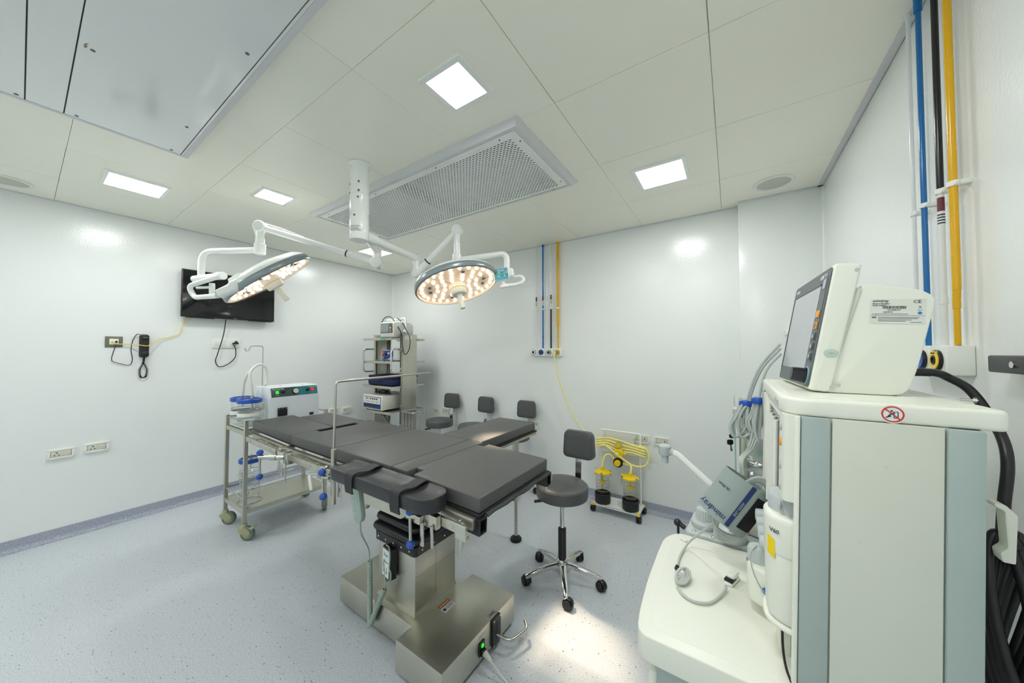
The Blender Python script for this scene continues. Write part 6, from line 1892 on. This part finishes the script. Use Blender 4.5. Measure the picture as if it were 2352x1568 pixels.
# ================================================================== MONITOR LEADS, CUFF, SENSOR
t = thing('monitor_leads', 'bundle of looped grey monitor leads with two blue ties hanging beside the machine', 'cable bundle', (4.26, 1.35, 1.1))
K1, K2 = on_y(1714, 927, 1.36), on_y(1743, 921, 1.32)
for i, (s, e) in enumerate((((1792, 790), K1), ((1793, 800), K1 + Vector((.006, 0, 0))), ((1794, 812), K2))):
    s = on_y(*s, 1.30)
    obj('lead', tube([s, s.lerp(e, .35) + Vector((-.012, .01, .008)), s.lerp(e, .7) + Vector((-.008, .01, .01)), e], .004, 8, 6), M_CABLE, t)
rnd = random.Random(5)
def hang(k, base, drop, spread, r=.0042):
    a, b = rnd.uniform(-1, 1), rnd.uniform(-.4, 1)
    y = rnd.uniform(-.02, .02)
    top = base + Vector((rnd.uniform(-.012, .012), y * .3, .012))
    return tube([top, base + Vector((spread * a * .6 - .014, y, -.03 - rnd.random() * .02)), base + Vector((spread * a - .022, y, -drop * .7)), base + Vector((spread * a * .9 - .012, y, -drop)), base + Vector((spread * b * .8, y + .008, -drop * .75)), base + Vector((spread * b * .6 + .004, y + .006, -.035)), top + Vector((.004, .004, 0))], r, 8, 6)
for k in range(10):
    obj('loop', hang(k, K1, .10 + .03 * rnd.random(), .034), M_CABLE, t)
for k in range(5):
    obj('loop', hang(k, K2, .10 + .03 * rnd.random(), .012), M_CABLE, t)
for K_ in (K1, K2):
    obj('cable_tie', join(lathe([(.017, -.008), (.019, -.004), (.019, .006), (.017, .009), (.014, .009), (.014, -.008)], 24, Matrix.Translation(K_) @ Matrix.Diagonal((1.05, .8, 1, 1))), xf(box(-.016, .016, -.012, .012, .004, .012, .004), Matrix.Translation(K_))), M_LIDBLUE, t)
cu_top = on_y(1704, 1082, 1.17)
for k in range(3):
    obj('thin_lead', tube([K1 + Vector((.004 * k, 0, -.02)), K1 + Vector((.016 + .008 * k, -.02, -.07)), K1 + Vector((.002 + .006 * k, -.06, -.13)), cu_top + Vector((.004 * k - .004, .02, .03)), cu_top + Vector((.002 * k, 0, -.01))], .0028, 8, 6), M_CABLE, t)

# pressure cuff: rolled sleeve
t = thing('pressure_cuff', 'grey rolled blood pressure cuff with blue print and black velcro patch', 'pressure cuff', (4.2, 1.15, .88))
cA, cB = on_y(1653, 1190, 1.12), on_y(1719, 1104, 1.14)
ax = (cB - cA).normalized()
vdir = (CAM - (cA + cB) / 2).normalized()
vd = (vdir - ax * vdir.dot(ax)).normalized()
sdv = ax.cross(vd)
if sdv.dot(_r) > 0: sdv = -sdv      # points to photo left/up
LC = (cB - cA).length
def cuff_pt(u, v, off=0.0):
    """u 0..1 along the axis, v angle (0 = facing the camera, + towards upper left)"""
    c = cA + ax * (LC * u)
    ra, rb = .058 + off, .040 + off
    d = vd * math.cos(v) * rb + sdv * math.sin(v) * ra
    return c + d, (vd * math.cos(v) / rb + sdv * math.sin(v) / ra).normalized()
def sheet(u0, u1, v0, v1, off, th, nu=10, nv=22):
    def f(a, b):
        p, n = cuff_pt(u0 + (u1 - u0) * a, v0 + (v1 - v0) * b, off)
        return p, n
    return grid_solid(f, nu, nv, th)
obj('sleeve', sheet(0, 1, -2.2, 4.0, 0, .0035, 10, 30), M_CUFF, t)
obj('index_band', sheet(.03, .99, -.42, -.24, .0036, .0006, 8, 4), M_CUFFBLUE, t)
obj('overlap_edge', sheet(-.02, 1.0, -1.9, -.52, .0036, .0022, 8, 14), M_CUFF, t)
obj('velcro_patch', sheet(.14, .86, -1.75, -.62, .006, .002, 8, 12), M_VELCRO, t)
p, n = cuff_pt(.14, .42, .0048)
xd = -(sdv - n * sdv.dot(n)).normalized()
yd = n.cross(xd)
text('mindray', .0225, M_CUFFBLUE, t, frame(p, -xd, -yd), shear=.1)
p, n = cuff_pt(.66, .6, .0044)
xd = -(sdv - n * sdv.dot(n)).normalized(); yd = n.cross(xd)
text('25-35cm', .010, M_CUFFBLUE, t, frame(p, -xd, -yd))
p, n = cuff_pt(.45, -.33, .005)
text('INDEX LINE', .0085, mat('cuff_pale_print', '#aab5b2', .6), t, frame(p, -ax, n.cross(-ax)))
for k in range(4):
    q0, q1 = cA - ax * .012 + vd * (.004 * k - .01) + sdv * (.01 - .006 * k), cA - ax * .012
    obj('air_hose', tube([cA + ax * .06 + sdv * (.004 * k), cA - ax * .004 + sdv * (.016 - .005 * k) - vd * .005, cA - ax * (.022 + .004 * k) + Vector((.008, 0, -.012 - .004 * k)), cA + Vector((.035, .01, -.045 - .004 * k)), cA + Vector((.065, .02, -.03))], .0045, 8, 6), M_CABLE, t)
for k in range(4):
    obj('air_hose', tube([cB - ax * .03 - vd * .01 + sdv * .01, cB + ax * .004 * k + Vector((.02, .02, .006 - .006 * k)), cB + Vector((.05, .03, -.005 - .01 * k)), cB + Vector((.068, .035, -.04 - .01 * k)), cB + Vector((.066, .035, -.09 - .005 * k))], .0045, 8, 6), M_CABLE, t)

# fingertip sensor on the worktop
t = thing('finger_sensor', 'white fingertip oxygen sensor with looped grey lead lying on the worktop', 'finger sensor', (4.2, .98, .8))
sp = [on_y(1648, 1195, 1.13), on_y(1600, 1230, 1.16)]
wz = .8055
def onz_(px, py, z=wz):
    d = ray(px, py)
    return CAM + d * ((z - CAM.z) / d.z)
lp = [sp[0], sp[1] + Vector((0, 0, .0)), onz_(1578, 1250, .815), onz_(1562, 1277), onz_(1556, 1300)]
obj('lead', tube(lp, .0032, 8, 6), M_CABLE, t)
for k in range(3):
    c0 = onz_(1563 + 3 * k, 1322, wz + .006 + .002 * k)
    P = [c0 + (_r * (.012 + .003 * k) * math.cos(a)) + Vector((0, 1, .28)).normalized() * (.026 * math.sin(a)) for a in [2 * PI * i / 12 for i in range(12)]]
    obj('lead_loop', tube(P, .003, 8, 4, True), M_CABLE, t)
obj('lead_tie', cyl(onz_(1553, 1306, wz + .002), onz_(1556, 1300, wz + .012), .005, n=10), M_BLACK, t)
obj('lead', tube([onz_(1556, 1348), onz_(1572, 1368), onz_(1598, 1382), onz_(1630, 1384), onz_(1653, 1370), onz_(1666, 1354, wz + .004), onz_(1667, 1344, wz + .008)], .0032, 8, 6), M_CABLE, t)
fc = onz_(1681, 1338, .80)
fm = frame((fc.x, fc.y, .8015), (.35, .94, 0), (-.94, .35, 0))
obj('clip_lower', xf(prism(rrect(-.025, .028, -.010, .010, .007), 0, .010, .003), fm), M_WPLAST, t)
obj('clip_upper', xf(prism(rrect(-.012, .028, -.010, .010, .007), .013, .024, .004), fm @ Matrix.Rotation(-.06, 4, 'Y')), M_WPLAST, t)
obj('hinge_grip', xf(box(-.024, .004, -.0105, .0105, .008, .016, .003), fm), M_BLACK, t)
tag(obj('lead_label', xf(box(-.011, .011, -.005, .005, 0, .004, .001), frame(onz_(1570, 1240, .8015), (.8, -.5, 0), (.5, .8, 0))), M_LABEL), 'small white paper tag lying at the back of the worktop', 'tag')

# ================================================================== GLASS MEDICINE CART behind the machine
t = thing('medicine_cart', 'stainless medicine cart with glass side pane and key in its lock behind the machine', 'cart', (4.35, 1.98, 0))
KX0, KX1, KY0, KY1 = 4.236, 4.66, 1.72, 2.28
obj('frame', join(*[box(x, x + .02, y, y + .02, .10, 1.14, .002) for x in (KX0, KX1 - .02) for y in (KY0, KY1 - .02)], box(KX0, KX1, KY0, KY1, 1.12, 1.14, .003), box(KX0, KX1, KY0, KY1, .10, .12, .003)), M_STEELV, t)
obj('cabinet_body', box(KX0 + .022, KX1 - .022, KY0 + .022, KY1 - .022, .12, .93, .003), M_GREY, t)
obj('glass_pane', box(4.2135, 4.2185, 1.70, 2.30, .62, 1.155), mat('greenish_glass', '#dff0ea', .03) if 'greenish_glass' not in MATS else MATS['greenish_glass'], t)
obj('pane_clip', box(4.208, 4.24, 1.70, 1.76, 1.14, 1.168, .003), M_STEEL, t)
obj('chrome_handle', tube(fillet([(KX0 + .03, KY0 + .01, .955), (KX0 + .03, KY0 - .07, .955), (KX1 - .03, KY0 - .07, .955), (KX1 - .03, KY0 + .01, .955)], .05, 8), .012, 16), M_CHROME, t)
for x in (KX0 + .05, KX1 - .05):
    for y in (KY0 + .05, KY1 - .05):
        obj('caster', join(cyl((x, y - .014, .045), (x, y + .014, .045), .045, n=20, b=.005), box(x - .015, x + .015, y - .02, y + .02, .06, .102, .003)), M_BLACK, t)
for i in range(3):
    obj('drawer_front', box(KX0 + .026, KX1 - .026, KY0 + .014, KY0 + .023, .16 + .25 * i, .39 + .25 * i, .004), M_GREY, t)
t = thing('keys', 'pair of black-headed keys hanging from the cart lock', 'keys', (4.2, 1.74, 1.02))
k1 = on_y(1681, 1001, 1.74); k2 = on_y(1677, 1015, 1.74)
KF = frame(k1, _r, _u)
obj('key', join(xf(prism(rrect(-.011, .011, -.009, .009, .006), -.003, .003, .001), KF), xf(box(.008, .035, -.002, .002, -.001, .001), KF)), M_BLACK, t)
kk = obj('key_head', xf(prism(rrect(-.0125, .0125, -.011, .011, .006), -.003, .003, .001), frame(k2, _r, _u)), M_BLACK, t)
obj('key_blade', xf(join(box(-.003, .003, -.04, -.01, -.001, .001), box(-.005, .003, -.036, -.028, -.001, .001)), frame(k2, _r + _u * .2, _u)), M_SATIN, t)
tag(obj('paper_note', xf(box(-.022, .022, -.011, .011, 0, .001), frame(on_y(1705, 930, 1.66), _r - _u * .1, _u)), M_LABEL), 'small white paper tag beside the blue-tied leads', 'tag')
